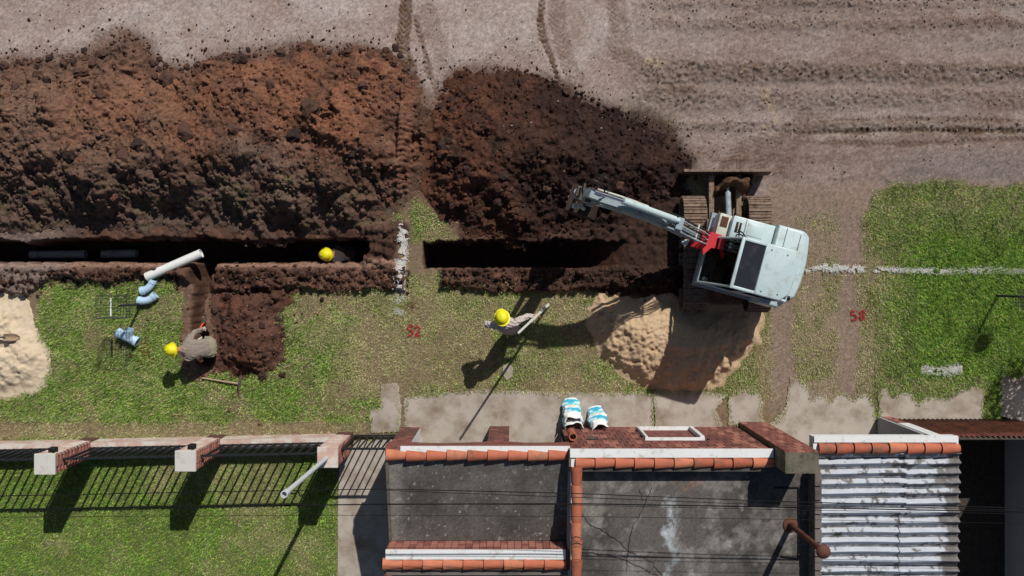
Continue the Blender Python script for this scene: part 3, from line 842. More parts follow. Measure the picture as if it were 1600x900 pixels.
def clad(parent, x0, x1, y, z0, z1, w, h, d, mats, gap=0.008, holes=(), facing=1, name='brick', shift=0.5, seed=1):
    """rows of bricks on a wall face at y; facing +1 looks along +Y"""
    rows = max(1, round((z1 - z0) / h)); hh = (z1 - z0) / rows
    rnd = random.Random(seed)
    n = max(1, round((x1 - x0) / w)); ww = (x1 - x0) / n
    meshes = [unit_box(name, m, (ww - gap, d, hh - gap)) for m in mats]
    halfs = [unit_box(name, m, (ww / 2 - gap, d, hh - gap)) for m in mats]
    for r in range(rows):
        zc = z0 + (r + .5) * hh
        off = shift * ww if r % 2 else 0
        cells = []
        if off:
            cells = [(x0 + ww / 4, True)] + [(x0 + ww * (i + 1), False) for i in range(n - 1)] + [(x1 - ww / 4, True)]
        else:
            cells = [(x0 + ww * (i + .5), False) for i in range(n)]
        for xc, half in cells:
            if any(a - ww * .3 < xc < b + ww * .3 and c - hh * .4 < zc < e + hh * .4 for a, b, c, e in holes): continue
            q = rnd.randrange(len(mats))
            put(name, (halfs if half else meshes)[q], parent, TR(xc, y + facing * (d * .5 - rnd.uniform(0, .005)), zc, 0 if facing > 0 else math.pi))

# ------------------------------------------------------------------ the house with the porch (brick front, flat roofs)
house = thing('brick_house', (1.5, -3.4, 0), 'flat roofed house with brick red front, porch arch and orange cap tiles', 'house')
BR = [MAT['brick'], MAT['brick'], MAT['brick3'], MAT['brick2']]
FY = -3.36                      # plane of the main front
# main block walls under the slab
mb = MB(); mb.box((3.06, -5.48, 1.19), (3.92, 4.1, 2.38)); mb.build('wall', MAT['shade_wall'], house)
mb = MB(); mb.box((3.08, FY - 0.10, 1.34), (3.96, 0.16, 2.68)); front = mb.build('front_wall', MAT['mortar'], house)
win = (P(994, 674, .4).x + .02, P(1108, 688, 1.55).x - .1, 0.34, 1.62)
clad(front, 1.10, 5.04, FY - 0.02, 0.0, 2.68, 0.165, 0.335, 0.03, BR, holes=[win], seed=5)
# window with a white surround and bricked-up opening
wx0, wx1, wz0, wz1 = win
mb = MB()
mb.box(((wx0 + wx1) / 2, FY + 0.03, wz0 + 0.03), (wx1 - wx0, 0.09, 0.05))
mb.box(((wx0 + wx1) / 2, FY + 0.02, wz1 - 0.03), (wx1 - wx0, 0.07, 0.05))
mb.box((wx0 + 0.04, FY + 0.03, (wz0 + wz1) / 2), (0.05, 0.07, wz1 - wz0 - .12))
mb.box((wx1 - 0.04, FY + 0.03, (wz0 + wz1) / 2), (0.08, 0.10, wz1 - wz0 - .12))
wn_ = MB(); wn_.box(((wx0 + wx1) / 2, FY - 0.015, (wz0 + wz1) / 2), (wx1 - wx0, 0.02, wz1 - wz0))
wobj = wn_.build('window', MAT['pane'], house)
mb.build('window_frame', MAT['white'], wobj)
# brick vent on the front and orange pipe stub by the corner
mb = MB(); mb.pipe((P(895, 689, 1.9).x, FY + .13, 1.35), (P(895, 689, 1.9).x, FY + .13, 1.95), .082, .066, 16)
mb.build('downpipe', MAT['terracotta'], house, smooth=True)
mb = MB(); mb.box((P(926, 688, 1.6).x, FY + 0.05, 1.6), (0.22, 0.05, 0.04)); mb.build('vent_ledge', MAT['steel'], house)
# main parapet: brick band, white strip, cap tiles
par = MB(); par.box((3.1, FY - 0.17, 2.58), (4.0, 0.30, 0.26)); parapet = par.build('parapet', MAT['concrete_dark'], house)
mb = MB(); mb.box((3.08, FY - .045, 2.725), (3.92, 0.17, 0.03)); mb.build('white_strip', MAT['white'], parapet)
tile_row((1.22, -3.60, 2.68), (5.02, -3.60, 2.68), parapet, 0.385)
mb = MB(); mb.box((3.06, -3.73, 2.56), (3.92, .08, .24)); mb.build('inner_kerb', MAT['roof'], parapet)
# main roof slab
def stained(name, x0, x1, y0, y1, zf, kind, parent, thick=.15):
    xs_ = np.linspace(x0, x1, int((x1 - x0) / .025)); ys_ = np.linspace(y0, y1, int((y1 - y0) / .025))
    X, Y = np.meshgrid(xs_, ys_)
    z = zf(X, Y)
    s_ = F / (CAM_H - z); px = 800 + X * s_; py = 432 - Y * s_
    n1 = fbm(X, Y, 1.1, 5, 501, .6) - .5; n2 = fbm(X, Y, 4, 5, 502, .6) - .5; n3 = fbm(X, Y, 14, 3, 503) - .5; n5 = fbm(X + 7, Y, 2.2, 5, 504, .62) - .5
    c = np.zeros(X.shape + (3,)); c[:] = lin(92, 87, 82)
    if kind == 'main':
        c = mixc(c, lin(58, 56, 54), np.clip(n1 * 4 + .2 + n2 * 1.5, 0, 1) * .8)
        c = mixc(c, lin(136, 131, 124), np.clip((n5 + n2 * .7 - .03) * 5, 0, 1) * .6)
        c = mixc(c, lin(150, 146, 140), np.clip((n2 - .17) * 9, 0, 1) * .6)
        drip = band(px + n2 * 60 + n1 * 30, 1034, 1056, 7) * sst(745, 800, py + n1 * 40) * np.clip(.6 + n2 * 5, 0, 1)
        c = mixc(c, lin(176, 184, 186), drip * .8)
        c = mixc(c, lin(132, 104, 88), band(px + n1 * 60, 1030, 1100, 14) * band(py, 742, 768, 7) * np.clip(n2 * 6, 0, 1) * .6)
        crack = 1 + np.abs(fbm(X, Y, 0.9, 4, 508) - .5)
        c = mixc(c, lin(26, 25, 25), (1 - sst(.0005, .003, crack)) * sst(.5, .65, fbm(X, Y, 1.5, 2, 509)) * .5)
    else:
        c = mixc(c, lin(108, 105, 100), np.clip(n2 * 3 + .35, 0, 1) * .8)
        c = mixc(c, lin(64, 63, 61), np.clip(n1 * 4, 0, 1) * .6)
        c = mixc(c, lin(140, 134, 126), (1 - sst(612, 640, px + n2 * 40)) * .7)
        c = mixc(c, lin(160, 156, 150), np.clip((n3 - .2) * 10, 0, 1) * np.clip(.3 + n5 * 3, 0, 1))
        c = mixc(c, lin(150, 146, 138), np.clip((n2 - .2) * 9, 0, 1) * sst(800, 850, py))
        spk = vnoise(X * 26, Y * 26, 511); c = mixc(c, lin(190, 188, 182), sst(.93, .97, spk) * .7)
    z2 = z + n3 * .008 + n1 * .02
    o = put(name, grid_mesh(name, X, Y, z2, c, MAT['fibre'], grain=.24), parent)
    sm = o.modifiers.new('thick', 'SOLIDIFY'); sm.thickness = thick; sm.offset = -1
    return o
main_roof = stained('main_roof', 1.21, 5.90, -7.9, -3.70, lambda X, Y: X * 0 + 2.39, 'main', house)
# divider wall between porch roof and main roof
mb = MB(); mb.box((1.22, -4.62, 2.22), (0.16, 2.2, 1.0)); divider = mb.build('divider_wall', MAT['white'], house)
tile_row((1.24, -3.66, 2.72), (1.24, -5.80, 2.70), divider, 0.36)
# east kerb of the main roof
mb = MB(); mb.box((5.88, -5.7, 2.45), (0.12, 4.1, 0.60)); mb.build('east_kerb', MAT['mossy'], house)
for i in range(14):
    if i == 0:
        kb = unit_box('kerb_stone', MAT['concrete_dark'], (0.24, 0.13, 0.05), .008)
    put('kerb_stone', kb, house, TR(5.88, -3.9 - i * .27, 2.775, math.pi / 2, 0, 0))
# tall end pier
pier_b = MB(); pier_b.box((5.375, -3.46, 1.7), (0.62, 0.38, 3.40)); pier = pier_b.build('end_pier', MAT['mossy'], house)
clad(pier, 5.06, 5.69, -3.27, 0.0, 3.36, 0.155, 0.28, 0.03, BR, seed=9)
# porch: columns, arched fascia, sloping deck
PX0, PX1 = -2.48, 1.13
for (cx0, cx1, cy) in ((-2.46, -2.05, -3.36), (-0.50, -0.05, -3.34)):
    mb = MB(); mb.box(((cx0 + cx1) / 2, cy - .20, 1.1), (cx1 - cx0, 0.36, 2.2)); colm = mb.build('porch_column', MAT['white'], house)
    clad(colm, cx0, cx1, cy - .02, 0.0, 2.2, 0.22, 0.18, 0.025, [MAT['brick3'], MAT['brick'], MAT['mortar']], seed=int(cx0 * 7))
poly = []
for i in range(25):
    t = i / 24; x = -2.05 + t * (-0.5 + 2.05)
    poly.append((x, 2.02 + 0.20 * math.sin(math.pi * t) ** 0.7))
poly = [(PX0, 2.02)] + poly + [(-0.05, 2.02)] + [(-.05 + (PX1 + .05) * i / 8, 2.06 + .12 * math.sin(math.pi * i / 8)) for i in range(1, 9)] + [(PX1, 2.47), (PX0, 2.47)]
mb = MB(); mb.prism(poly, -3.50, -3.31, axis='y'); fascia = mb.build('porch_fascia', MAT['brick'], house)
mb = MB(); mb.box(((PX0 + PX1) / 2 + .15, -3.375, 2.485), (PX1 - PX0 - .3, 0.12, 0.03)); mb.build('white_strip', MAT['white'], fascia)
tile_row((PX0 + .02, -3.50, 2.46), (PX1 - .02, -3.50, 2.46), fascia, 0.39)
porch_deck = stained('porch_roof', PX0, PX1, -5.36, -3.50, lambda X, Y: 2.44 + (Y + 3.50) * (.58 / 1.86), 'porch', house)
mb = MB(); mb.box((PX0 + .03, -4.43, 2.17), (.05, 1.86, .06), Matrix.Translation((0, -4.43, 2.17)) @ Matrix.Rotation(math.atan2(.58, 1.86), 4, 'X') @ Matrix.Translation((0, 4.43, -2.14)))
mb.build('deck_edge', MAT['mossy'], porch_deck)
mb = MB(); mb.box((PX0 + .09, -4.43, .85), (.16, 1.8, 1.7)); mb.build('porch_side_wall', MAT['shade_wall'], house)
mb = MB(); mb.box((-.65, -5.9, .85), (3.5, .16, 1.7)); mb.build('back_wall', MAT['shade_wall'], house)
# south parapet of the porch
mb = MB(); mb.box(((PX0 + PX1) / 2, -5.57, 2.06), (PX1 - PX0, 0.40, 0.68)); spar = mb.build('rear_parapet', MAT['mortar'], house)
clad(spar, PX0 + .01, PX1 - .1, -5.375, 1.84, 2.395, 0.14, 0.18, 0.025, [MAT['brick2'], MAT['brick2'], MAT['brick']], shift=0, seed=12)
mb = MB(); mb.box(((PX0 + PX1) / 2 - .04, -5.455, 2.415), (PX1 - PX0 - .08, 0.19, 0.03)); mb.build('white_strip', MAT['white'], spar)
tile_row((PX0 - .06, -5.65, 2.37), (PX1 - .1, -5.65, 2.37), spar, 0.40)
mb = MB(); mb.box(((PX0 + PX1) / 2, -5.83, 2.28), (PX1 - PX0, 0.12, 0.10)); mb.build('rear_ledge', MAT['concrete_dark'], spar)
tile_row((PX0 + .05, -5.86, 2.20), (PX0 + .05, -6.6, 2.20), spar, 0.36)
mb = MB(); mb.box((PX0 + .05, -6.3, 1.1), (.16, .9, 2.2)); mb.build('rear_side_wall', MAT['shade_wall'], house)
# rusty flue standing on the main roof
flue = thing('flue_pipe', (5.47, -4.88, 2.39), 'rusty flue pipe with a round cap standing on the dark roof', 'flue pipe')
mb = MB(); mb.lathe([(0.0, 2.40), (0.15, 2.40), (0.14, 2.42), (0.075, 2.44), (0.065, 2.50)], 18, Matrix.Translation((5.47, -4.88, 0))); mb.build('base_collar', MAT['rustpipe'], flue, smooth=True)
mb = MB(); mb.cyl((5.47, -4.88, 2.42), (5.50, -4.86, 4.12), 0.055, n=16); mb.build('pipe', MAT['rustpipe'], flue, smooth=True)
mb = MB(); mb.lathe([(0.0, 4.25), (0.08, 4.235), (0.122, 4.20), (0.128, 4.17), (0.122, 4.165), (0.0, 4.18)], 20, Matrix.Translation((5.50, -4.86, 0))); mb.build('cap', MAT['rustpipe'], flue, smooth=True)
for a in range(3):
    mb = MB(); x = 5.50 + .06 * math.cos(a * 2.1); y = -4.86 + .06 * math.sin(a * 2.1)
    mb.cyl((x, y, 4.08), (x + .05 * math.cos(a * 2.1), y + .05 * math.sin(a * 2.1), 4.2), .008, n=6); mb.build('strut', MAT['rustpipe'], flue)
# raised hatch outline by the flue (low kerb on the roof)
mb = MB()
for (xa, ya, xb, yb) in ((5.15, -4.15, 5.62, -4.15), (5.62, -4.15, 5.62, -5.55), (5.62, -5.55, 5.28, -5.5)):
    mb.tube([(xa, ya, 2.40), ((xa + xb) / 2 + .01, (ya + yb) / 2, 2.405), (xb, yb, 2.40)], .018, 6)
tag(mb.build('roof_cable', MAT['wire']), 'black cable bent round the rusty flue base on the roof', 'cable')

# ------------------------------------------------------------------ neighbouring house with the corrugated roof
hb = thing('corrugated_roof_house', (7.3, -3.5, 0), 'low house with white flaking corrugated roof and orange cap tiles', 'house')
mb = MB(); mb.box((7.3, -5.55, 1.05), (2.7, 3.5, 2.1)); mb.build('wall', MAT['shade_wall'], hb)
par = MB(); par.box((7.31, -3.30, 2.36), (2.84, 0.34, 0.24)); hpar = par.build('parapet', MAT['white'], hb)
mb = MB(); mb.box((7.30, -3.175, 2.495), (2.80, 0.13, 0.03)); mb.build('white_strip', MAT['white'], hpar)
tile_row((5.98, -3.36, 2.47), (8.72, -3.36, 2.47), hpar, 0.36)
mb = MB()
mb.prism([(-3.13, 0), (-3.13, 2.30), (-3.50, 2.30), (-3.50, 0)], 8.14, 8.22, axis='x')
wing = mb.build('wing_wall', MAT['shade_wall'], hb)
mb = MB(); mb.prism([(-3.12, 0.9), (-3.12, 2.40), (-3.46, 2.40), (-3.46, 0.9)], 8.225, 8.46, axis='x'); mb.build('white_pier', MAT['white'], wing)
clad(wing, 8.225, 8.46, -3.15, 0.0, 0.9, 0.12, 0.15, 0.03, [MAT['brick2'], MAT['brick']], seed=15)
mb = MB(); mb.box((8.34, -3.30, .45), (.23, .30, .9)); mb.build('pier_core', MAT['mortar'], wing)
roofp = bpy.data.objects.new('corrugated_roof', None); finish(roofp, hb, Matrix.Translation((7.3, -5.2, 2.4)))
def sheet(x0, x1, y0, y1, zoff, seed):
    xs = np.arange(x0, x1 + .001, .03); xs[-1] = x1
    ys = np.arange(y0, y1, .012)
    X, Y = np.meshgrid(xs, ys)
    ph = (Y + 3.47 + .012 * np.sin(X * 2.2 + seed)) / 0.195 * 2 * np.pi
    wob = fbm(X, Y, 3, 3, 101) - .5
    Z = 2.37 - 0.035 * (-3.5 - Y) + zoff + 0.050 * np.cos(ph + .35 * np.sin(ph)) + wob * .010
    n2 = fbm(X, Y * 1.6, 4.5, 4, 104) - .5; n3 = fbm(X, Y, 16, 3, 105) - .5; n1 = fbm(X, Y, 1.2, 3, 106) - .5
    px = 800 + X * 80
    py = 432 - Y * 80
    edge = sst(1480, 1486, px + n3 * 14 + 22 * (fbm(X * 0, np.floor((Y + 3.47) / .195), 1.7, 1, 109) - .5))
    rows = np.clip(band(py + n1 * 20, 715, 772, 6) * sst(1345, 1375, px + n1 * 60) + band(py, 700, 716, 3), 0, 1)
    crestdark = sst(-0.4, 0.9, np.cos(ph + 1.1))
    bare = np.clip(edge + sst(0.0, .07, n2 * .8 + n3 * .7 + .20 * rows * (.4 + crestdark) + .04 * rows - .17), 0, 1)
    c = np.zeros(X.shape + (3,)); c[:] = lin(184, 189, 195)
    c = mixc(c, lin(178, 176, 174), np.clip(n1 * 2 + n3 + .2, 0, 1) * .6)
    c = mixc(c, lin(98, 93, 88), bare * (.85 + n3 * .3))
    seam = 1 - sst(.008, .02, np.abs(X - x0 - .012 + n3 * .02))
    c = mixc(c, lin(92, 84, 78), seam)
    valley_shade = sst(.78, .95, -np.cos(ph + .45) + n3 * .3)  # dark line along each trough paints in the shadow beside the crest
    c = mixc(c, lin(70, 66, 62), valley_shade * .9)
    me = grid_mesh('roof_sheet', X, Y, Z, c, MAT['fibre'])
    o = put('roof_sheet', me, roofp)
    sm = o.modifiers.new('thick', 'SOLIDIFY'); sm.thickness = 0.012; sm.offset = -1
for r, (ya, yb) in enumerate(((-4.64, -3.46), (-5.84, -4.60), (-7.1, -5.80))):
    xm = (7.72, 7.62, 7.68)[r]
    sheet(5.96, xm + .05, ya, yb, 0.014 * (2 - r), r + 1)
    sheet(xm, 8.80 + .01 * r, ya, yb, 0.014 * (2 - r) + .012, r + 4)

# rusty corrugated gate across the alley, and the house beyond it
gate2 = thing('rusty_gate', (9.7, -3.2, 0), 'low rusty corrugated sheet gate beside the white pier', 'gate')
xs = np.arange(8.5, 11.2, .022); zs = np.array([0.02, .5, 1.0, 1.5, 1.95])
mbg = MB()
vs = []; fs = []
for z in zs:
    for x in xs:
        vs.append((x, -3.18 + .022 * math.sin((x - 8.5) / .105 * 2 * math.pi) - .02 * z, z + .015 * math.sin(x * 1.3) * (z > 1.9)))
nx = len(xs)
for j in range(len(zs) - 1):
    for i in range(nx - 1):
        fs.append((j * nx + i, j * nx + i + 1, (j + 1) * nx + i + 1, (j + 1) * nx + i))
mbg.add(vs, fs)
gp = mbg.build('sheet', MAT['rust'], gate2, smooth=True)
sm = gp.modifiers.new('thick', 'SOLIDIFY'); sm.thickness = .006
mb = MB(); mb.box((9.85, -3.265, 1.90), (2.66, .05, .05)); mb.build('top_rail', MAT['steel'], gate2)
mb = MB(); mb.box((9.85, -3.25, .5), (2.66, .05, .05)); mb.build('bottom_rail', MAT['steel'], gate2)
nb = thing('grey_house', (11.8, -6, 0), 'grey rendered house wall in shade at the right edge', 'house')
mb = MB(); mb.box((12.75, -6.5, 1.75), (3.5, 6.2, 3.5)); mb.build('wall', MAT['shade_wall'], nb)
mb = MB(); mb.box((12.6, -6.5, 3.56), (3.9, 6.5, 0.12)); mb.build('roof_slab', MAT['concrete_dark'], nb)
mb = MB(); mb.prism([P(1562, 649).xy, P(1620, 668).xy, P(1640, 668).xy, P(1640, 656).xy, P(1600, 652).xy], 0.02, 0.14); mb.build('door_step', MAT['concrete'], nb)

# ------------------------------------------------------------------ front fence with brick pillars
fence = thing('front_fence', (-7.0, -3.62, 0), 'front fence of low wall, brick pillars and black iron bars', 'fence')
def fy(x): return -3.60 + 0.022 * (x + 3.7)
fa = math.atan(0.022)
mb = MB()
mb.prism([(-13.0, fy(-13) + .10), (-3.9, fy(-3.9) + .10), (-3.9, fy(-3.9) - .10), (-13.0, fy(-13) - .10)], -.05, 0.50)
mb.build('low_wall', MAT['pinkwall'], fence)
bar_mb = MB(); bar_mb.box((0, 0, 0), (.026, .042, 1.22)); BAR = bar_mb.mesh('bar', MAT['iron'])
def panel(xa, xb, name='fence_panel', z0=.55, z1=1.78, pitch=.18, par_=None):
    mb = MB()
    for z in (z0 + .05, z1 - .06):
        mb.prism([(xa, fy(xa) + .02), (xb, fy(xb) + .02), (xb, fy(xb) - .02), (xa, fy(xa) - .02)], z - .022, z + .022)
    p = mb.build(name, MAT['iron'], par_ or fence)
    n = int((xb - xa) / pitch)
    for i in range(n):
        x = xa + (i + .5) * (xb - xa) / n
        put('bar', BAR, p, TR(x, fy(x) + .001, (z0 + z1) / 2, fa, 0, 0, (1, 1, (z1 - z0) / 1.22)))
panel(-12.6, -9.58); panel(-9.16, -6.76); panel(-6.34, -3.92)
pb = [unit_box('brick', m, (.255, .055, .058), .005) for m in (MAT['brick2'], MAT['brick'], MAT['brick2'])]
rp = random.Random(5)
pbn = unit_box('brick', MAT['pinkwall'], (.255, .055, .058), .005)
def pillar(cx, h, capmat, mats_i, top_extra=True):
    cy = fy(cx) - .04
    mb = MB(); mb.box((cx, cy, h / 2), (.34, .34, h)); p = mb.build('pillar', MAT['mortar'], fence)
    for c in range(int((h - .5) / .068)):
        z = .53 + c * .068
        for s in range(4):
            a = s * math.pi / 2
            o = .065 if c % 2 else -.065
            v = Matrix.Rotation(a, 3, 'Z') @ Vector((o, .172, 0))
            put('brick', pbn if s == 0 else pb[rp.randrange(3)], p, TR(cx + v.x, cy + v.y, z, a))
    mb = MB(); mb.bbox((cx, cy, h + .035), (.42, .42, .07), .012); mb.build('pillar_cap', capmat, p)
    return p, cy
pillar(-9.37, 1.98, MAT['cap'], 0)
pillar(-6.55, 1.98, MAT['cap'], 0)
p3, cy3 = pillar(-3.71, 1.92, MAT['pinkwall'], 0)
for x, y in ((-9.32, fy(-9.32) + .15), (-6.50, fy(-6.5) + .15)):
    mb = MB(); mb.bbox((x, y + .06, 1.80), (.14, .10, .16), .02); mb.build('gate_lamp', MAT['black'], fence)
gate = thing('iron_gate', (-3.0, -3.6, 0), 'narrow black iron bar gate between the last pillar and the house', 'gate')
mb = MB()
for z in (.10, 1.62):
    mb.box((-3.0, fy(-3.0) + .05, z), (.98, .04, .045))
mb.box((-3.48, fy(-3) + .05, .86), (.04, .04, 1.5)); mb.box((-2.52, fy(-3) + .05, .86), (.04, .04, 1.5))
mb.build('gate_frame', MAT['iron'], gate)
BAR2 = MB().box((0, 0, 0), (.018, .036, 1.5)).mesh('bar', MAT['iron'])
for i in range(5): put('bar', BAR2, gate, TR(-3.48 + .96 * (i + 1) / 6, fy(-3) + .05, .86))
# service mast on the last pillar
mast = thing('service_mast', (-3.74, -3.66, 1.98), 'pale conduit mast on the pillar next to the iron gate', 'mast')
mb = MB(); mb.cyl((-3.74, -3.66, 1.99), (-3.78, -3.62, 5.0), .046, n=16); mb.build('pole', MAT['galv'], mast, smooth=True)
mb = MB(); mb.pipe((-3.78, -3.62, 4.96), (-3.785, -3.62, 5.12), .062, .045, 16); mb.build('top_ring', MAT['galv'], mast, smooth=True)
mb = MB(); mb.curve([(-3.78, -3.62, 4.9), (-3.72, -3.70, 4.75), (-3.70, -3.72, 4.5), (-3.62, -3.75, 4.7), (-3.65, -3.8, 4.4)], .012, 6); mb.build('drip_loop', MAT['wire'], mast)

# ------------------------------------------------------------------ overhead cables
def cable(pts, z, r, label, grp='overhead cables', sag=0.25):
    path = []
    ctrl = [P(x, y, z) for x, y in pts]
    for (a, b) in zip(ctrl[:-1], ctrl[1:]):
        for i in range(10): path.append(a.lerp(b, i / 10))
    path.append(ctrl[-1])
    n = len(path)
    sm_ = [path[0]] + [(path[i - 1] + path[i] * 2 + path[i + 1]) / 4 for i in range(1, n - 1)] + [path[-1]]
    mb = MB(); mb.tube(sm_, r, 6)
    tag(mb.build('overhead_cable', MAT['wire'], smooth=True), label, 'cable', grp)
cable([(-260, 781), (0, 775), (300, 769), (600, 764), (900, 771), (1200, 783), (1600, 794), (1860, 800)], 4.1, .008, 'upper overhead cable, nearest the street, crossing roofs and lawn')
cable([(-260, 798), (0, 796), (300, 791), (600, 788), (900, 787), (1200, 792), (1600, 800), (1860, 804)], 4.05, .011, 'thick middle overhead cable crossing roofs and lawn')
cable([(-260, 800), (0, 799), (300, 794), (600, 787), (900, 789), (1200, 796), (1600, 803), (1860, 808)], 4.10, .005, 'thin overhead cable running alongside the thick middle one')
cable([(-260, 812), (0, 808), (300, 806), (600, 805), (900, 807), (1200, 811), (1600, 818), (1860, 822)], 4.15, .004, 'thinnest overhead cable, farthest from the street')
cable([(600, 766), (750, 772), (900, 777), (1200, 789), (1600, 797)], 4.12, .006, 'thin overhead cable over the dark roofs, second from the street')
def loose(pts, r, label):
    mb = MB(); pp = []
    rnd = random.Random(len(pts) * 7 + int(pts[0][0]))
    for (a, b) in zip(pts[:-1], pts[1:]):
        for i in range(6):
            t = i / 6
            q = P(a[0] + (b[0] - a[0]) * t + rnd.uniform(-2, 2), a[1] + (b[1] - a[1]) * t + rnd.uniform(-2, 2), 2.405)
            pp.append(q)
    mb.tube(pp, r, 5)
    tag(mb.build('roof_cable', MAT['wire'], smooth=True), label, 'cable', 'loose cables on the main roof')
loose([(905, 800), (925, 820), (960, 840), (985, 862), (1020, 880), (1040, 905)], .004, 'loose black cable curving from the tiled divider across the roof')
loose([(1018, 762), (1008, 790), (990, 820), (984, 850), (978, 900)], .004, 'loose black cable running down the middle of the dark roof')
loose([(1000, 765), (1006, 785)], .004, 'short loose cable end on the dark roof')
loose([(905, 862), (950, 868), (1000, 884), (1036, 906)], .004, 'loose black cable lying low across the dark roof')

# ------------------------------------------------------------------ the excavator
EX = Vector((4.67, 0.49, 0.0))
HEAD = rad(165.0)
exc = thing('excavator', EX, 'white compact crawler excavator with raised arm and red bracket standing by the trench', 'excavator')
ground_lift = 0.03
# tracks: shoes run round an oval
shoe_mb = MB()
shoe_mb.bbox((0, 0, 0), (.50, .128, .028), .008, seg=1)
shoe_mb.box((0, -.035, .022), (.49, .018, .03)); shoe_mb.box((0, .04, .020), (.49, .014, .024))
SHOE = shoe_mb.mesh('track_shoe', MAT['shoe'])
TLEN, TR_R = 1.90, 0.29
for sx in (-.705, .705):
    mb = MB()
    mb.box((sx, 0, .30), (.22, 1.9, .26)); mb.cyl((sx - .17, .95, .30), (sx + .17, .95, .30), .23, n=18); mb.cyl((sx - .17, -.95, .30), (sx + .17, -.95, .30), .23, n=18)
    for q in range(4): mb.cyl((sx - .14, -.6 + q * .4, .13), (sx + .14, -.6 + q * .4, .13), .085, n=12)
    trk = mb.build('track', MAT['steel'], exc, xf=Matrix.Translation(EX))
    per = 2 * TLEN + 2 * math.pi * TR_R; n = 42
    for i in range(n):
        s = (i + (0.3 if sx > 0 else 0)) * per / n
        if s < TLEN: y, z, a = -TLEN / 2 + s, .30 + TR_R, 0.0
        elif s < TLEN + math.pi * TR_R:
            t = (s - TLEN) / TR_R; y, z, a = TLEN / 2 + TR_R * math.sin(t), .30 + TR_R * math.cos(t), -t
        elif s < 2 * TLEN + math.pi * TR_R:
            y, z, a = TLEN / 2 - (s - TLEN - math.pi * TR_R), .30 - TR_R, math.pi
        else:
            t = (s - 2 * TLEN - math.pi * TR_R) / TR_R; y, z, a = -TLEN / 2 - TR_R * math.sin(t), .30 - TR_R * math.cos(t), math.pi - t
        put('track_shoe', SHOE, trk, TR(EX.x + sx, EX.y + y, z + ground_lift, 0, a))
mb = MB(); mb.bbox((0, 0, .42), (1.0, 1.1, .34), .04); mb.box((0, .45, .40), (1.25, .22, .2)); mb.box((0, -.45, .40), (1.25, .22, .2)); mb.cyl((0, 0, .55), (0, 0, .78), .44, n=28)
mb.build('undercarriage', MAT['steel'], exc, xf=Matrix.Translation(EX))
# dozer blade in front of the tracks
prof = [(1.80 - .05 * math.sin(math.pi * i / 8), .04 + .56 * i / 8) for i in range(9)]
outl = [(y + .022, z) for y, z in prof] + [(y - .022, z) for y, z in reversed(prof)]
mb = MB(); mb.prism(outl, -.95, .95, axis='x')
for sx in (-.6, 0, .6): mb.box((sx, 1.70, .25), (.03, .12, .4))
blade = mb.build('dozer_blade', MAT['bladesteel'], exc, xf=Matrix.Translation(EX))
mb = MB(); mb.bbox((0, 1.805, .605), (1.9, .06, .03), .008); mb.build('blade_edge', MAT['shoe'], blade, xf=Matrix.Translation(EX))
for sx in (-.30, .30):
    mb = MB(); mb.bbox((sx, 1.28, .30), (.12, 1.0, .16), .02); mb.build('blade_arm', MAT['shoe'], exc, xf=Matrix.Translation(EX))
mb = MB(); mb.cyl((0.05, .75, .50), (.05, 1.35, .40), .065, n=14); mb.cyl((.05, 1.35, .40), (.05, 1.68, .34), .035, n=12); mb.build('blade_cylinder', MAT['exc_grey'], exc, smooth=True, xf=Matrix.Translation(EX))

# upper structure, modelled with x forward and y to the operator's left
HX = Matrix.Translation(EX) @ Matrix.Rotation(HEAD, 4, 'Z')
def hb_(mb, name, m, parent=exc, smooth=False): return mb.build(name, m, parent, smooth=smooth, xf=HX)
# slew platform
def rounded_tail(x_f, x_r, yl, yr, cl=.28, cr=.34):
    pts = [(x_f, yr), (x_f, yl)]
    pts += [(x_r + .34, yl)]
    pts += [(x_r + .10, yl - .26)]
    for i in range(9):
        t = i / 8
        pts.append((x_r + .06 - .07 * math.sin(math.pi * (t * .9 + .05)), yl - .30 - (yl - .30 - (yr + cr * .6)) * t))
    for i in range(1, 7):
        a = math.pi - (math.pi / 2) * i / 6
        pts.append((x_r + .05 + cr * .6 + cr * .6 * math.cos(a), yr + cr * .6 - cr * .6 * math.sin(a)))
    return pts
mb = MB(); mb.prism(rounded_tail(.62, -1.33, .86, -.74), .78, .96); hb_(mb, 'slew_platform', MAT['exc_grey'])
def bev_prism(poly, z0, z1, b=.04):
    bm = bmesh.new()
    lo = [bm.verts.new((x, y, z0)) for x, y in poly]; hi = [bm.verts.new((x, y, z1)) for x, y in poly]
    bm.faces.new(lo); tf = bm.faces.new(hi)
    for i in range(len(poly)):
        j = (i + 1) % len(poly); bm.faces.new((lo[i], lo[j], hi[j], hi[i]))
    bmesh.ops.recalc_face_normals(bm, faces=bm.faces[:])
    bmesh.ops.bevel(bm, geom=list(tf.edges), offset=b, segments=3, profile=.5, affect='EDGES')
    return bm
# counterweight and engine hood
mb = MB(); mb.bm(bev_prism([p for p in rounded_tail(-.62, -1.36, .90, -.76)], .90, 1.70, .06)); hood = hb_(mb, 'engine_hood', MAT['exc'], smooth=True)
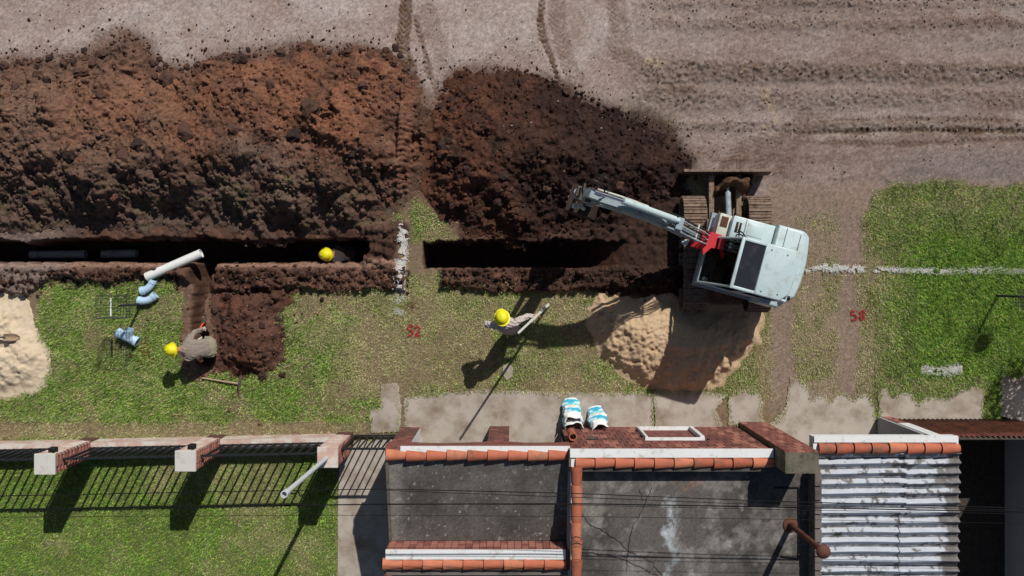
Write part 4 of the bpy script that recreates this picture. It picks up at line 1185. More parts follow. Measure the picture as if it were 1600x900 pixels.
# right-hand tank and engine covers
def ebox(c, s, name, m, b=.03, parent=exc): 
    mb = MB(); mb.bbox(c, s, b); return hb_(mb, name, m, parent, smooth=True)
side = ebox((-.17, -.465, 1.22), (.90, .53, .60), 'side_cover', MAT['exc'])
front_box = ebox((.40, -.465, 1.12), (.26, .53, .46), 'battery_box', MAT['exc_dirty'])
ebox((.41, -.56, 1.355), (.15, .22, .012), 'battery_plate', MAT['mud'], .004, front_box)
ebox((-.22, -.52, 1.525), (.34, .26, .014), 'hatch', MAT['exc'], .006, side)
ebox((.14, -.50, 1.522), (.12, .22, .012), 'grille', MAT['black'], .004, side)
ebox((.14, -.50, 1.532), (.02, .20, .010), 'grille_bar', MAT['exc_dirty'], .004, side)
# panel gaps on the hood
for (x0, y0, x1, y1) in ((-.60, -.20, -1.10, -.20), (-1.10, -.22, -1.10, -.66), (-.80, -.20, -.80, -.72), (.02, -.2, -.60, -.2), (.0, -.70, .0, -.22)):
    mb = MB(); zc = 1.7015 if x1 < -.61 else 1.522
    if max(x0, x1) > -.61 and min(x0, x1) < -.61: zc = 1.522
    mb.box(((x0 + x1) / 2, (y0 + y1) / 2, zc), (abs(x1 - x0) + .012, abs(y1 - y0) + .012, .006)); hb_(mb, 'panel_gap', MAT['black'], hood if x1 < -.61 else side)
for x, y in ((-.72, -.20), (-.95, -.20), (-.35, -.2)):
    ebox((x, y, 1.71 if x < -.61 else 1.53), (.06, .03, .02), 'latch', MAT['black'], .005, hood if x < -.61 else side)
# handrail on the side cover
mb = MB(); mb.curve([(-.02, -.24, 1.50), (-.02, -.24, 1.62), (.0, -.32, 1.66), (.10, -.36, 1.66), (.14, -.34, 1.5)], .014, 8); mb.curve([(-.08, -.26, 1.5), (-.06, -.30, 1.62), (.04, -.4, 1.64), (.10, -.44, 1.5)], .014, 8)
hb_(mb, 'handrail', MAT['black'], smooth=True)
# exhaust stub
mb = MB(); mb.cyl((-1.02, .66, 1.60), (-1.06, .66, 1.84), .05, n=14); mb.cyl((-1.06, .66, 1.84), (-1.16, .66, 1.88), .05, .046, n=14); hb_(mb, 'exhaust', MAT['black'], smooth=True)
# cab: y from -.20 to .80, sloping windscreen
CY0, CY1 = -.20, .80
CZ0, CZ1 = .96, 2.76
def side_pts(): return [(.58, CZ0), (.60, 1.25), (.28, CZ1), (-.80, CZ1), (-.84, 1.6), (-.84, CZ0)]
cab = MB()
cab.bbox((-.04, (CY0 + CY1) / 2, CZ0 + .02), (1.28, CY1 - CY0, .06), .01)
floor_o = hb_(cab, 'cab_floor', MAT['black'])
r_ = MB()
# roof shell in three pieces: front beam, sides, rear panel
r_.bbox((.265, .30, CZ1 + .015), (.07, 1.02, .07), .02)
r_.bbox((.03, CY0 + .025, CZ1 + .012), (.46, .06, .06), .015)
r_.bbox((.03, CY1 - .025, CZ1 + .012), (.46, .06, .06), .015)
r_.bm(bev_prism([(-.18, CY0 - .01), (-.18, CY1 + .01), (-.70, CY1 + .01), (-.84, CY1 - .16), (-.88, .30), (-.86, CY0 + .05), (-.80, CY0 - .01)], CZ1 - .03, CZ1 + .055, .03))
roof_o = hb_(r_, 'cab_roof', MAT['exc'], smooth=True)
sk = MB(); sk.bbox((.03, .30, CZ1 + .005), (.42, .90, .03), .008); hb_(sk, 'skylight', MAT['skylight'], roof_o)
for x, y in ((-.30, -.10), (-.62, -.08), (-.62, .7), (-.30, .72)):
    b_ = MB(); b_.cyl((x, y, CZ1 + .05), (x, y, CZ1 + .066), .014, n=8); hb_(b_, 'bolt', MAT['steel'], roof_o)
def beam(mb, a, b, w=.05): mb.tube([a, b], w / 2, 8)
pl = MB()
for y in (CY0 + .02, CY1 - .02):
    s_ = side_pts()
    for a, b in zip(s_, s_[1:] + s_[:1]): pl.tube([(a[0], y, a[1]), (b[0], y, b[1])], .026, 8)
    pl.tube([(-.12, y, CZ1), (-.16, y, CZ0)], .024, 8)
for (x, z) in ((.58, CZ0), (.60, 1.25), (-.84, 1.6)):
    pl.tube([(x, CY0 + .02, z), (x, CY1 - .02, z)], .022, 8)
hb_(pl, 'cab_frame', MAT['exc'], smooth=True)
def gl(vs, name):
    m_ = MB(); m_.add(vs, [(0, 1, 2, 3)]); o = hb_(m_, name, MAT['glass' if name == 'windscreen' else 'tint']); s2 = o.modifiers.new('t', 'SOLIDIFY'); s2.thickness = .006; return o
gl([(.598, CY0 + .04, 1.27), (.598, CY1 - .04, 1.27), (.285, CY1 - .04, CZ1 - .02), (.285, CY0 + .04, CZ1 - .02)], 'windscreen')
gl([(.582, CY1 - .02, 1.02), (.24, CY1 - .02, CZ1 - .03), (-.12, CY1 - .02, CZ1 - .03), (-.15, CY1 - .02, 1.02)], 'door_window')
gl([(-.17, CY1 - .02, 1.6), (-.13, CY1 - .02, CZ1 - .03), (-.79, CY1 - .02, CZ1 - .03), (-.83, CY1 - .02, 1.62)], 'side_window')
gl([(.582, CY0 + .02, 1.02), (.24, CY0 + .02, CZ1 - .03), (-.79, CY0 + .02, CZ1 - .03), (-.83, CY0 + .02, 1.02)], 'right_window')
m_ = MB(); m_.bbox((-.41, CY1 - .015, 1.30), (.48, .03, .60), .01); m_.bbox((.20, CY1 - .015, 1.12), (.68, .03, .26), .01); hb_(m_, 'cab_door_panel', MAT['exc'])
m_ = MB(); m_.bbox((-.50, CY0 + .0, 1.86), (.64, .03, 1.74), .01); m_.bbox((-.83, .3, 1.86), (.03, .96, 1.74), .01); hb_(m_, 'rear_and_sun_block_panel', MAT['exc'])  # right-hand sheet is added to stop sun shining through the cab; other closes the rear
m_ = MB(); m_.bbox((.59, .3, 1.10), (.03, .92, .26), .01); hb_(m_, 'front_panel', MAT['exc'])
# seat, levers, monitor
m_ = MB(); m_.bbox((-.22, .30, 1.34), (.46, .48, .14), .05); m_.bbox((-.43, .30, 1.70), (.13, .46, .66), .05); m_.bbox((-.20, .30, 1.12), (.4, .4, .30), .03); hb_(m_, 'seat', MAT['black'], smooth=True)
m_ = MB(); m_.bbox((.0, -.02, 1.40), (.40, .16, .30), .03); hb_(m_, 'console', MAT['black'])
m_ = MB(); m_.bbox((.22, -.06, 1.80), (.05, .20, .16), .01); hb_(m_, 'monitor', MAT['steel'])
for i in range(2):
    m_ = MB(); m_.cyl((.27, -.10 + i * .07, 1.86), (.285, -.10 + i * .07, 1.885), .028, n=12); hb_(m_, 'gauge', MAT['white'])
for y in (.05, .55):
    m_ = MB(); m_.cyl((.10, y, 1.5), (.14, y, 1.74), .012, n=8); m_.bbox((.145, y, 1.78), (.05, .05, .09), .015); hb_(m_, 'control_lever', MAT['black'])
m_ = MB(); m_.bbox((.44, .68, 1.05), (.10, .08, .14), .02); hb_(m_, 'bottle_holder', MAT['bag'])
# boom swing bracket and boom
BF = HX @ Vector((.74, -.10, 1.05))
TIP = (1.46, 1.53)
bd = math.atan2(TIP[1] - BF.y, TIP[0] - BF.x)
BX = Matrix.Translation(BF) @ Matrix.Rotation(bd, 4, 'Z')
def bb_(mb, name, m, parent=exc, smooth=False): return mb.build(name, m, parent, smooth=smooth, xf=BX)
Lh = math.hypot(TIP[0] - BF.x, TIP[1] - BF.y)
mb = MB(); mb.prism([(-.36, -.15), (.10, -.22), (.16, .18), (.02, .34), (-.12, .22), (-.34, .06)], -.16, -.10, axis='y'); mb.prism([(-.36, -.15), (.10, -.22), (.16, .18), (.02, .34), (-.12, .22), (-.34, .06)], .10, .16, axis='y')
mb.bbox((-.22, 0, .05), (.20, .30, .30), .03); mb.add([(-.16, -.17, .36), (.06, -.17, .40), (.06, .17, .40), (-.16, .17, .36), (-.20, -.17, .20), (-.20, .17, .20)], [(0, 1, 2, 3), (4, 0, 3, 5)])
mb.prism([(-.30, .36), (.22, .30), (.02, .50), (-.16, .52)], .08, .22, axis='y'); mb.prism([(-.36, -.14), (-.06, -.16), (.06, .10), (-.02, .34), (-.14, .16), (-.36, .12)], .60, .64)
bb_(mb, 'swing_bracket', MAT['red'])
up = [(0, .12), (.45, .92), (.95, 1.62), (1.35, 1.98), (1.75, 2.14), (2.3, 2.20), (Lh + .10, 2.20)]
lo = [(Lh + .12, 2.02), (2.35, 1.92), (1.85, 1.82), (1.45, 1.60), (1.05, 1.18), (.55, .50), (.12, -.10)]
mb = MB(); mb.prism(up + lo, -.070, .075, axis='y'); boom = bb_(mb, 'boom', MAT['exc_grey'])
mb = MB(); mb.cyl((Lh, -.14, 2.10), (Lh, .14, 2.10), .06, n=14); bb_(mb, 'boom_pin', MAT['steel'], boom, smooth=True)
# arm cylinder along the top of the boom
mb = MB(); mb.cyl((.92, -.045, 1.86), (2.02, -.045, 2.36), .066, n=18); mb.cyl((.84, -.045, 1.82), (.93, -.045, 1.865), .05, n=12); bb_(mb, 'arm_cylinder', MAT['exc'], smooth=True)
mb = MB(); mb.cyl((2.02, -.045, 2.36), (Lh - .05, -.045, 2.48), .033, n=14); bb_(mb, 'arm_cylinder_rod', MAT['chrome'], smooth=True)
mb = MB(); mb.bbox((.80, 0, 1.72), (.14, .24, .20), .02); bb_(mb, 'cylinder_lug', MAT['exc_grey'], boom)
# lift cylinder under the boom
mb = MB(); mb.cyl((.14, 0, -.08), (.85, 0, .72), .07, n=14); mb.cyl((.85, 0, .72), (1.30, 0, 1.22), .035, n=12); bb_(mb, 'lift_cylinder', MAT['exc_grey'], smooth=True)
# guard plate / pipe run along the left of the boom
mb = MB()
for y, dz in ((.105, .0), (.135, -.03)):
    mb.curve([(.55, y, .95 + dz), (1.0, y, 1.52 + dz), (1.4, y, 1.88 + dz), (1.8, y, 2.06 + dz), (2.3, y, 2.14 + dz), (Lh - .05, y, 2.16 + dz)], .017, 8)
bb_(mb, 'boom_pipes', MAT['exc_dirty'], boom, smooth=True)
mb = MB()
for y in (-.125, ):
    mb.curve([(1.5, y, 1.98), (1.9, y, 2.20), (2.3, y, 2.26), (Lh - .1, y, 2.30)], .020, 8)
bb_(mb, 'boom_pipes', MAT['exc_dirty'], boom, smooth=True)
# hose bundle from the cab side over the boom foot
for i in range(6):
    y = -.14 + i * .055
    mb = MB()
    mb.curve([(-.20, y * .6 - .02, .36), (-.06, y * .8, .56 + .02 * (i % 2)), (.16, y, .86 + .05 * (i % 3)), (.45, y, 1.20 + .03 * (i % 2)), (.72, y, 1.62 + .02 * (i % 3)), (.9, y, 1.78), (1.02, y, 1.86)], .017, 8)
    bb_(mb, 'hose', MAT['exc_grey'] if i % 2 else MAT['hose'], smooth=True)
mb = MB(); mb.bbox((.30, 0, 1.04), (.04, .36, .05), .01); bb_(mb, 'hose_clamp', MAT['exc_dirty'], boom)
mb = MB(); mb.cyl((-.05, -.26, .55), (-.05, -.46, .55), .035, n=12); bb_(mb, 'swing_rod', MAT['chrome'], smooth=True)
mb = MB(); mb.bbox((.42, .22, .80), (.09, .12, .08), .02); mb.cyl((.47, .22, .80), (.50, .22, .80), .035, n=10); bb_(mb, 'work_lamp', MAT['galv'], boom)
# the arm hangs down with the bucket curled under it
armp = [(Lh - .16, 2.44), (Lh + .02, 2.50), (Lh + .14, 2.20), (Lh + .14, 1.90), (Lh - .06, .80), (Lh - .20, .76), (Lh - .18, 1.5), (Lh - .13, 2.0)]
mb = MB(); mb.prism(armp, -.08, .08, axis='y'); arm = bb_(mb, 'arm', MAT['exc_grey'])
mb = MB(); mb.cyl((Lh + .24, 0, 2.05), (Lh + .20, 0, 1.35), .06, n=14); mb.cyl((Lh + .20, 0, 1.35), (Lh + .16, 0, 1.0), .03, n=12); bb_(mb, 'bucket_cylinder', MAT['exc_grey'], smooth=True)
mb = MB(); mb.bbox((Lh + .20, 0, 2.10), (.12, .20, .16), .02); mb.cyl((Lh + .16, -.16, 2.30), (Lh + .16, .16, 2.30), .035, n=10); bb_(mb, 'arm_lug', MAT['steel'], arm)
mb = MB()
mb.curve([(Lh - .25, -.10, 2.34), (Lh - .10, -.20, 2.62), (Lh + .10, -.22, 2.60), (Lh + .20, -.14, 2.25)], .013, 7)
mb.curve([(Lh - .25, .10, 2.30), (Lh - .02, .20, 2.50), (Lh + .18, .20, 2.36), (Lh + .22, .10, 2.1)], .013, 7)
mb.curve([(Lh - .30, -.14, 2.30), (Lh - .22, -.30, 2.56), (Lh - .05, -.36, 2.5), (Lh + .0, -.16, 2.2)], .011, 7)
bb_(mb, 'arm_hoses', MAT['hose'], smooth=True)
mb = MB(); mb.bbox((Lh + .10, .24, 1.95), (.14, .06, .14), .02); mb.bbox((Lh + .02, .25, 1.82), (.06, .05, .22), .015); mb.cyl((Lh + .2, .22, 1.9), (Lh + .2, .30, 1.9), .05, n=12); bb_(mb, 'valve_block', MAT['exc_dirty'], arm, smooth=True)
Lh0 = Lh; Lh = Lh + .22
bk = [(Lh + .10, .82), (Lh - .16, .86), (Lh - .42, .70), (Lh - .56, .42), (Lh - .50, .14), (Lh - .26, .02), (Lh - .06, .10)]
bi = [(Lh - .06, .14), (Lh - .24, .06), (Lh - .46, .16), (Lh - .52, .42), (Lh - .39, .67), (Lh - .15, .82), (Lh + .08, .78)]
mb = MB(); mb.prism(bk + bi, -.26, .26, axis='y'); mb.prism(bk, -.28, -.26, axis='y'); mb.prism(bk, .26, .28, axis='y'); bucket = bb_(mb, 'bucket', MAT['mudsteel'])
for i in range(4):
    mb = MB(); mb.bbox((Lh + .02, -.2 + i * .133, .10), (.16, .05, .035), .008); bb_(mb, 'tooth', MAT['steel'], bucket)
Lh = Lh0
mb = MB(); mb.cyl((Lh + .16, 0, 1.0), (Lh + .1, 0, .84), .035, n=10); mb.cyl((Lh + .16, -.12, 1.0), (Lh + .16, .12, 1.0), .035, n=10); bb_(mb, 'bucket_link', MAT['steel'])

# soil caught behind the dozer blade
heap('soil_heap', [(1118, 268), (1172, 266), (1178, 284), (1168, 310), (1150, 318), (1132, 304), (1108, 316), (1100, 298), (1112, 286)], 0.56, 3.0,
     lambda X, Y, d: mixc(red_soil(X, Y, d), lin(96, 68, 52), np.full(X.shape, .5)), MAT['soil'], 'small clump of soil caught on the excavator blade', 'soil heap', ragged=.12, detail=.5, soft=.12, group='dug soil heaps')

# ------------------------------------------------------------------ people
def ellipsoid(mb, c, r, n=10, M=None):
    prof = [(math.sin(math.pi * i / n), -math.cos(math.pi * i / n)) for i in range(n + 1)]
    mb.lathe([(max(a, .001), b) for a, b in prof], 12, Matrix.Translation(c) @ (M or Matrix.Identity(4)) @ Matrix.Diagonal((r[0], r[1], r[2], 1)))

def person(J, fwd, headup, label, mats, base, fingers=True):
    """J: joints in world metres. One continuous skinned body; helmet and hair are children."""
    root = thing('person', base, label, 'person', 'workers in yellow helmets')
    V = []; E = []; R = []; idx = {}
    def vtx(n, p, r):
        idx[n] = len(V); V.append(Vector(p)); R.append(r)
    def ch(*ns):
        for a, b in zip(ns[:-1], ns[1:]): E.append((idx[a], idx[b]))
    J = {k: Vector(v) for k, v in J.items()}
    spine = J['pelvis'].lerp(J['chest'], .5) + Vector(J.get('arch', (0, 0, 0)))
    vtx('pelvis', J['pelvis'], (.175, .150)); vtx('spine', spine, (.172, .145)); vtx('chest', J['chest'], (.195, .155))
    vtx('neckb', J['chest'].lerp(J['neck'], .75), (.085, .075)); vtx('neck', J['neck'], (.058, .058)); vtx('head', J['head'], (.078, .092)); vtx('top', J['head'] + Vector(headup) * .09, (.066, .08))
    ch('pelvis', 'spine', 'chest', 'neckb', 'neck', 'head', 'top')
    for s in 'LR':
        vtx('sh' + s, J['sh' + s], (.092, .092)); vtx('ua' + s, J['sh' + s].lerp(J['el' + s], .5), (.074, .074)); vtx('el' + s, J['el' + s], (.062, .062))
        vtx('fa' + s, J['el' + s].lerp(J['ha' + s], .35), (.060, .060)); vtx('ha' + s, J['ha' + s], (.038, .040))
        hd = (J['ha' + s] - J['el' + s]).normalized()
        vtx('pa' + s, J['ha' + s] + hd * .075, (.040, .026))
        ch('chest', 'sh' + s, 'ua' + s, 'el' + s, 'fa' + s, 'ha' + s, 'pa' + s)
        vtx('hip' + s, J['hip' + s], (.115, .115)); vtx('th' + s, J['hip' + s].lerp(J['kn' + s], .5), (.098, .098)); vtx('kn' + s, J['kn' + s], (.075, .075))
        vtx('cf' + s, J['kn' + s].lerp(J['an' + s], .35), (.064, .064)); vtx('an' + s, J['an' + s], (.045, .045)); vtx('toe' + s, J['toe' + s], (.046, .036))
        ch('pelvis', 'hip' + s, 'th' + s, 'kn' + s, 'cf' + s, 'an' + s, 'toe' + s)
    me = bpy.data.meshes.new('person_body')
    me.from_pydata([tuple(v) for v in V], E, [])
    o = bpy.data.objects.new('tmp_body', me); COL.objects.link(o)
    sk = o.modifiers.new('skin', 'SKIN'); sk.use_smooth_shade = True
    if not me.skin_vertices: pass
    sd = me.skin_vertices[0].data
    for i, r in enumerate(R): sd[i].radius = r; sd[i].use_root = (i == 0)
    sb = o.modifiers.new('sub', 'SUBSURF'); sb.levels = 3; sb.render_levels = 3
    dg = bpy.context.evaluated_depsgraph_get(); dg.update()
    ev = o.evaluated_get(dg)
    m2 = bpy.data.meshes.new_from_object(ev)
    bpy.data.objects.remove(o)
    # region of every face from its nearest bone
    segs = [(V[a], V[b], a, b) for a, b in E]
    names = {v: k for k, v in idx.items()}
    def reg(p):
        best = 9e9; r = 0
        for a, b, ia, ib in segs:
            ab = b - a; t = max(0, min(1, (p - a).dot(ab) / ab.length_squared)); d = (p - a - ab * t).length
            if d < best: best = d; r = (names[ia], names[ib], t)
        a, b, t = r
        if b in ('head', 'top'): return 2
        if b == 'neck': return 2 if t > .3 else 0
        if b[:2] == 'pa' or (b[:2] == 'ha' and t > .85): return 3
        if b[:3] == 'toe' or (b[:2] == 'an' and t > .75): return 4
        if b[:3] == 'hip' or b[:2] in ('th', 'kn', 'cf', 'an') : return 1
        if a == 'pelvis' and t < .15: return 1
        return 0
    bmm = bmesh.new(); bmm.from_mesh(m2)
    bmm.normal_update()
    for v in bmm.verts:
        q = v.co
        w_ = math.sin(q.x * 47 + 3 * math.sin(q.z * 23 + q.y * 9)) * math.sin(q.z * 39 + 2.5 * math.sin(q.y * 31 + q.x * 7)) + .6 * math.sin(q.y * 83 + q.z * 61 + q.x * 35)
        v.co = q + v.normal * (.011 * w_ if reg(q) < 2 else 0)
    for f in bmm.faces: f.material_index = reg(f.calc_center_median()); f.smooth = True
    # fingers, nose and ears belong to the same mesh
    ex = MB()
    fw = Vector(fwd).normalized(); hu = Vector(headup).normalized(); sidev = hu.cross(fw).normalized()
    ex.cur = 2
    ellipsoid(ex, J['head'] + fw * .098 + hu * -.005, (.016, .016, .028), 6)
    for q in (-1, 1):
        ellipsoid(ex, J['head'] + sidev * q * .082 + hu * .0, (.016, .022, .032), 6)
        ex.cur = 5; ellipsoid(ex, J['head'] + fw * .086 + sidev * q * .032 + hu * .022, (.012, .012, .009), 6); ex.cur = 2
    ex.cur = 5; ellipsoid(ex, J['head'] + fw * .088 - hu * .045, (.024, .012, .006), 6); ex.cur = 3
    for s in 'LR':
        hd = (J['ha' + s] - J['el' + s]).normalized()
        curl = Vector(J.get('curl' + s, (0, 0, -1))).normalized()
        sd_ = hd.cross(curl)
        if sd_.length < .1: sd_ = hd.cross(Vector((1, 0, 0)))
        sd_.normalize(); curl = sd_.cross(hd)
        c0 = J['ha' + s] + hd * .085
        for k, (o_, ln) in enumerate(((-.030, .068), (-.010, .078), (.010, .072), (.029, .056))):
            b0 = c0 + sd_ * o_ - hd * .02
            ex.tube([b0, b0 + hd * ln * .55 + curl * .012, b0 + hd * ln * .75 + curl * .042, b0 + hd * ln * .5 + curl * .066], [.0105, .0100, .0092, .0078], 7)
        t0 = J['ha' + s] + hd * .035 - sd_ * .034
        ex.tube([t0, t0 - sd_ * .028 + hd * .022 + curl * .012, t0 - sd_ * .024 + hd * .05 + curl * .034], [.0125, .0115, .0090], 7)
    t_me = ex.mesh('tmp', [MAT['skin']] * 6); t_mi = list(ex.mi)
    base_n = len(bmm.faces)
    bmm.from_mesh(t_me); bmm.faces.ensure_lookup_table()
    for i, mi in enumerate(t_mi):
        bmm.faces[base_n + i].material_index = mi; bmm.faces[base_n + i].smooth = True
    bmm.to_mesh(m2); bmm.free()
    keep_mi = np.empty(len(m2.polygons), dtype=np.int32); m2.polygons.foreach_get('material_index', keep_mi)
    m2.materials.clear()
    for k in (mats['shirt'], mats['trousers'], MAT['skin'], mats['hand'], MAT['boot'], MAT['hair']): m2.materials.append(k)
    m2.polygons.foreach_set('material_index', keep_mi)
    body = put('body', m2, root)
    # helmet
    hm = Matrix((fw, sidev, hu)).transposed().to_4x4(); 
    fw2 = (fw - hu * fw.dot(hu)).normalized(); hm = Matrix((fw2, hu.cross(fw2), hu)).transposed().to_4x4()
    hm.translation = J['head'] + hu * .05
    h = MB()
    prof = [(r * 1.12, z * 1.1) for r, z in ((.150, -.012), (.152, -.002), (.128, .006), (.124, .03), (.116, .07), (.094, .108), (.060, .130), (.025, .139), (.002, .141))]
    h.lathe([(r * 1.0, z) for r, z in prof], 26, hm, 1.12, .95)
    h.lathe([(.150, -.012), (.115, -.008), (.110, .03)], 26, hm, 1.12, .95)
    h.add([(.12, -.09, .0), (.205, -.06, -.018), (.215, 0, -.020), (.205, .06, -.018), (.12, .09, .0), (.12, 0, .012)], [(0, 1, 2, 5), (5, 2, 3, 4)], hm)
    ridge = [(-.125 + .25 * i / 10, 0, .02 + .128 * math.sin(math.pi * (i + .6) / 11.2) ** .62) for i in range(11)]
    h.tube(ridge, .02, 6, M=hm)
    for q in (-.045, .045): h.tube([(x_ * .8, q, z_ * .94 + .002) for x_, _, z_ in ridge], .011, 6, M=hm)
    h.build('helmet', MAT['hat'], root, smooth=True)
    hh = MB(); hh.lathe([(.098, -.05), (.104, -.01), (.10, .04), (.05, .085), (.002, .09)], 18, hm @ Matrix.Translation((-.012, 0, -.01)), 1.05, .9)
    hh.build('hair', MAT['hair'], root, smooth=True)
    return root

# the one holding the survey staff, leaning over the grass
person(dict(pelvis=(-.02, -1.10, .97), chest=(-.13, -.98, 1.36), neck=(-.17, -.92, 1.53), head=(-.195, -.865, 1.62),
            shL=(-.31, -1.03, 1.40), elL=(-.57, -.99, 1.20), haL=(-.36, -1.06, 1.02), shR=(.06, -.96, 1.40), elR=(.30, -.84, 1.24), haR=(.47, -.82, 1.21), curlR=(-.2, -1, 0), curlL=(1, 0, -.3),
            hipL=(-.12, -1.12, .92), knL=(-.13, -1.14, .50), anL=(-.13, -1.22, .09), toeL=(-.17, -1.03, .045), hipR=(.08, -1.10, .92), knR=(.03, -1.14, .50), anR=(-.0, -1.30, .09), toeR=(.0, -1.10, .045)),
       (-.25, .85, -.45), (-.12, .42, .9), 'standing worker in yellow helmet and pale work clothes holding a survey staff', dict(shirt=MAT['shirt'], trousers=MAT['trousers'], hand=MAT['skin']), (-.06, -1.2, 0))
# the one crouching over the side trench
zt = -.40
person(dict(pelvis=(-6.60, -1.55, .42), chest=(-7.00, -1.56, .70), neck=(-7.13, -1.57, .79), head=(-7.225, -1.565, .84), arch=(-.02, 0, .08),
            shL=(-7.01, -1.76, .66), elL=(-7.02, -1.70, .36), haL=(-6.93, -1.42, .20), shR=(-6.97, -1.37, .68), elR=(-6.93, -1.22, .42), haR=(-6.84, -1.16, .18), curlR=(0, 0, -1), curlL=(0, 0, -1),
            hipL=(-6.58, -1.67, .36), knL=(-6.83, -1.72, .06), anL=(-6.68, -1.74, zt + .09), toeL=(-6.88, -1.74, zt + .05), hipR=(-6.56, -1.44, .36), knR=(-6.80, -1.40, .05), anR=(-6.62, -1.40, zt + .09), toeR=(-6.82, -1.38, zt + .05)),
       (-.75, .05, -.65), (-.62, 0, .78), 'crouching worker in yellow helmet digging with an orange handled shovel', dict(shirt=MAT['shirt2'], trousers=MAT['khaki'], hand=MAT['glove']), (-6.75, -1.55, zt))
# the one down in the trench
person(dict(pelvis=(-3.72, .50, -.68), chest=(-4.02, .50, -.44), neck=(-4.11, .50, -.33), head=(-4.17, .505, -.27),
            shL=(-4.02, .34, -.36), elL=(-4.12, .36, -.62), haL=(-4.26, .44, -.80), shR=(-4.00, .66, -.36), elR=(-4.10, .66, -.62), haR=(-4.26, .58, -.82),
            hipL=(-3.70, .42, -.68), knL=(-3.86, .40, -1.05), anL=(-3.70, .40, -1.42), toeL=(-3.88, .40, -1.46), hipR=(-3.68, .62, -.68), knR=(-3.74, .62, -1.08), anR=(-3.56, .62, -1.42), toeR=(-3.74, .62, -1.46)),
       (-.7, 0, -.7), (-.5, -.15, .85), 'worker down in the dark trench with only the yellow helmet catching sun', dict(shirt=MAT['darkcloth'], trousers=MAT['darkcloth'], hand=MAT['skin']), (-3.8, .5, -1.5))

# survey staff
staff = thing('survey_staff', (.83, -.61, 0), 'tall pale survey staff held upright by the standing worker', 'survey staff')
s0, s1 = Vector((.83, -.61, .02)), Vector((.12, -1.07, 3.0))
fr = frame_from(s0, s1); Ls = (s1 - s0).length
for nm, a, b, w in (('lower_section', 0, 1.05, .060), ('middle_section', 1.05, 2.05, .052), ('upper_section', 2.05, Ls, .044)):
    mb = MB(); mb.bbox(((a + b) / 2, 0, 0), (b - a, w, .028), .004); mb.build(nm, MAT['alu'], staff, xf=fr)
mb = MB(); mb.box((.02, 0, 0), (.05, .068, .036)); mb.build('foot', MAT['steel'], staff, xf=fr)

# ------------------------------------------------------------------ pipes and fittings
gz = lambda x, y: float(topz(np.array([x]), np.array([y]))[0])
a = P(229, 433, .16); b = P(311, 397, .14)
pipe = MB(); pipe.pipe((a.x, a.y, .17), (b.x + .05, b.y + .02, .13), .10, .090, 26)
tag(pipe.build('drain_pipe', MAT['pvc'], smooth=True), 'white drain pipe lying across the edge of the trench', 'pipe')
def elbow(c, r_b, a0, a1, r, label, z, tilt):
    path = []
    for i in range(11):
        a_ = a0 + (a1 - a0) * i / 10
        path.append(Vector((c.x + r_b * math.cos(a_), c.y + r_b * math.sin(a_), z)))
    o = thing('pipe_bend', (path[5].x, path[5].y, z - r), label, 'pipe bend', 'pale blue pipe bends')
    mb = MB(); mb.tube(path, r, 20, caps=False); ob = mb.build('bend', MAT['pvc_blue'], o, smooth=True)
    s2 = ob.modifiers.new('t', 'SOLIDIFY'); s2.thickness = .008
    for e, f_ in ((0, 1), (10, 9)):
        d = (path[e] - path[f_]).normalized()
        mb = MB(); mb.pipe(path[e] - d * .04, path[e] + d * .045, r + .012, r - .006, 20); mb.build('socket', MAT['pvc_blue'], o, smooth=True)
c1 = P(222, 442, .12); elbow(Vector((c1.x - .05, c1.y + .12, 0)), .30, rad(-78), rad(-18), .082, 'pale blue pipe bend right beside the end of the white pipe', .12, 0)
c2 = P(225, 447, .12); elbow(Vector((c2.x - .02, c2.y + .0, 0)), .33, rad(-102), rad(-42), .082, 'pale blue pipe bend below its twin, nearer the blue branch fitting', .12, 0)
wye = thing('pipe_branch', P(198, 527), 'pale blue wye shaped pipe branch fitting alone on the grass', 'pipe branch')
wa = P(187, 521, .13); wb = P(212, 533, .13); wc = P(203, 515, .20)
mb = MB(); mb.pipe((wa.x, wa.y, .14), (wb.x, wb.y, .14), .098, .088, 24); mb.build('run', MAT['pvc_blue'], wye, smooth=True)
md = (wa + wb) / 2
mb = MB(); mb.pipe((md.x + .03, md.y - .02, .14), (wc.x, wc.y, .24), .090, .080, 24); mb.build('branch', MAT['pvc_blue'], wye, smooth=True)
for p_, q_ in ((wa, wb), (wb, wa)):
    d = (p_ - q_).normalized(); mb = MB(); mb.pipe((p_.x - d.x * .03, p_.y - d.y * .03, .14), (p_.x + d.x * .05, p_.y + d.y * .05, .14), .112, .092, 24); mb.build('socket', MAT['pvc_blue'], wye, smooth=True)
# pipes already laid in the trench
for k, (xa, xb, yy, lb) in enumerate(((48, 134, 398, 'laid drain pipe in the shaded trench at the far left'), (160, 214, 397, 'laid drain pipe in the shaded trench, shorter, near the white pipe'))):
    zz = -1.22; A_ = P(xa, yy, zz); B_ = P(xb, yy - 1, zz)
    mb = MB(); mb.pipe(A_, B_, .10, .09, 18); tag(mb.build('laid_pipe', MAT['pvc_dim'], smooth=True), lb, 'pipe', 'pipes laid in the trench')

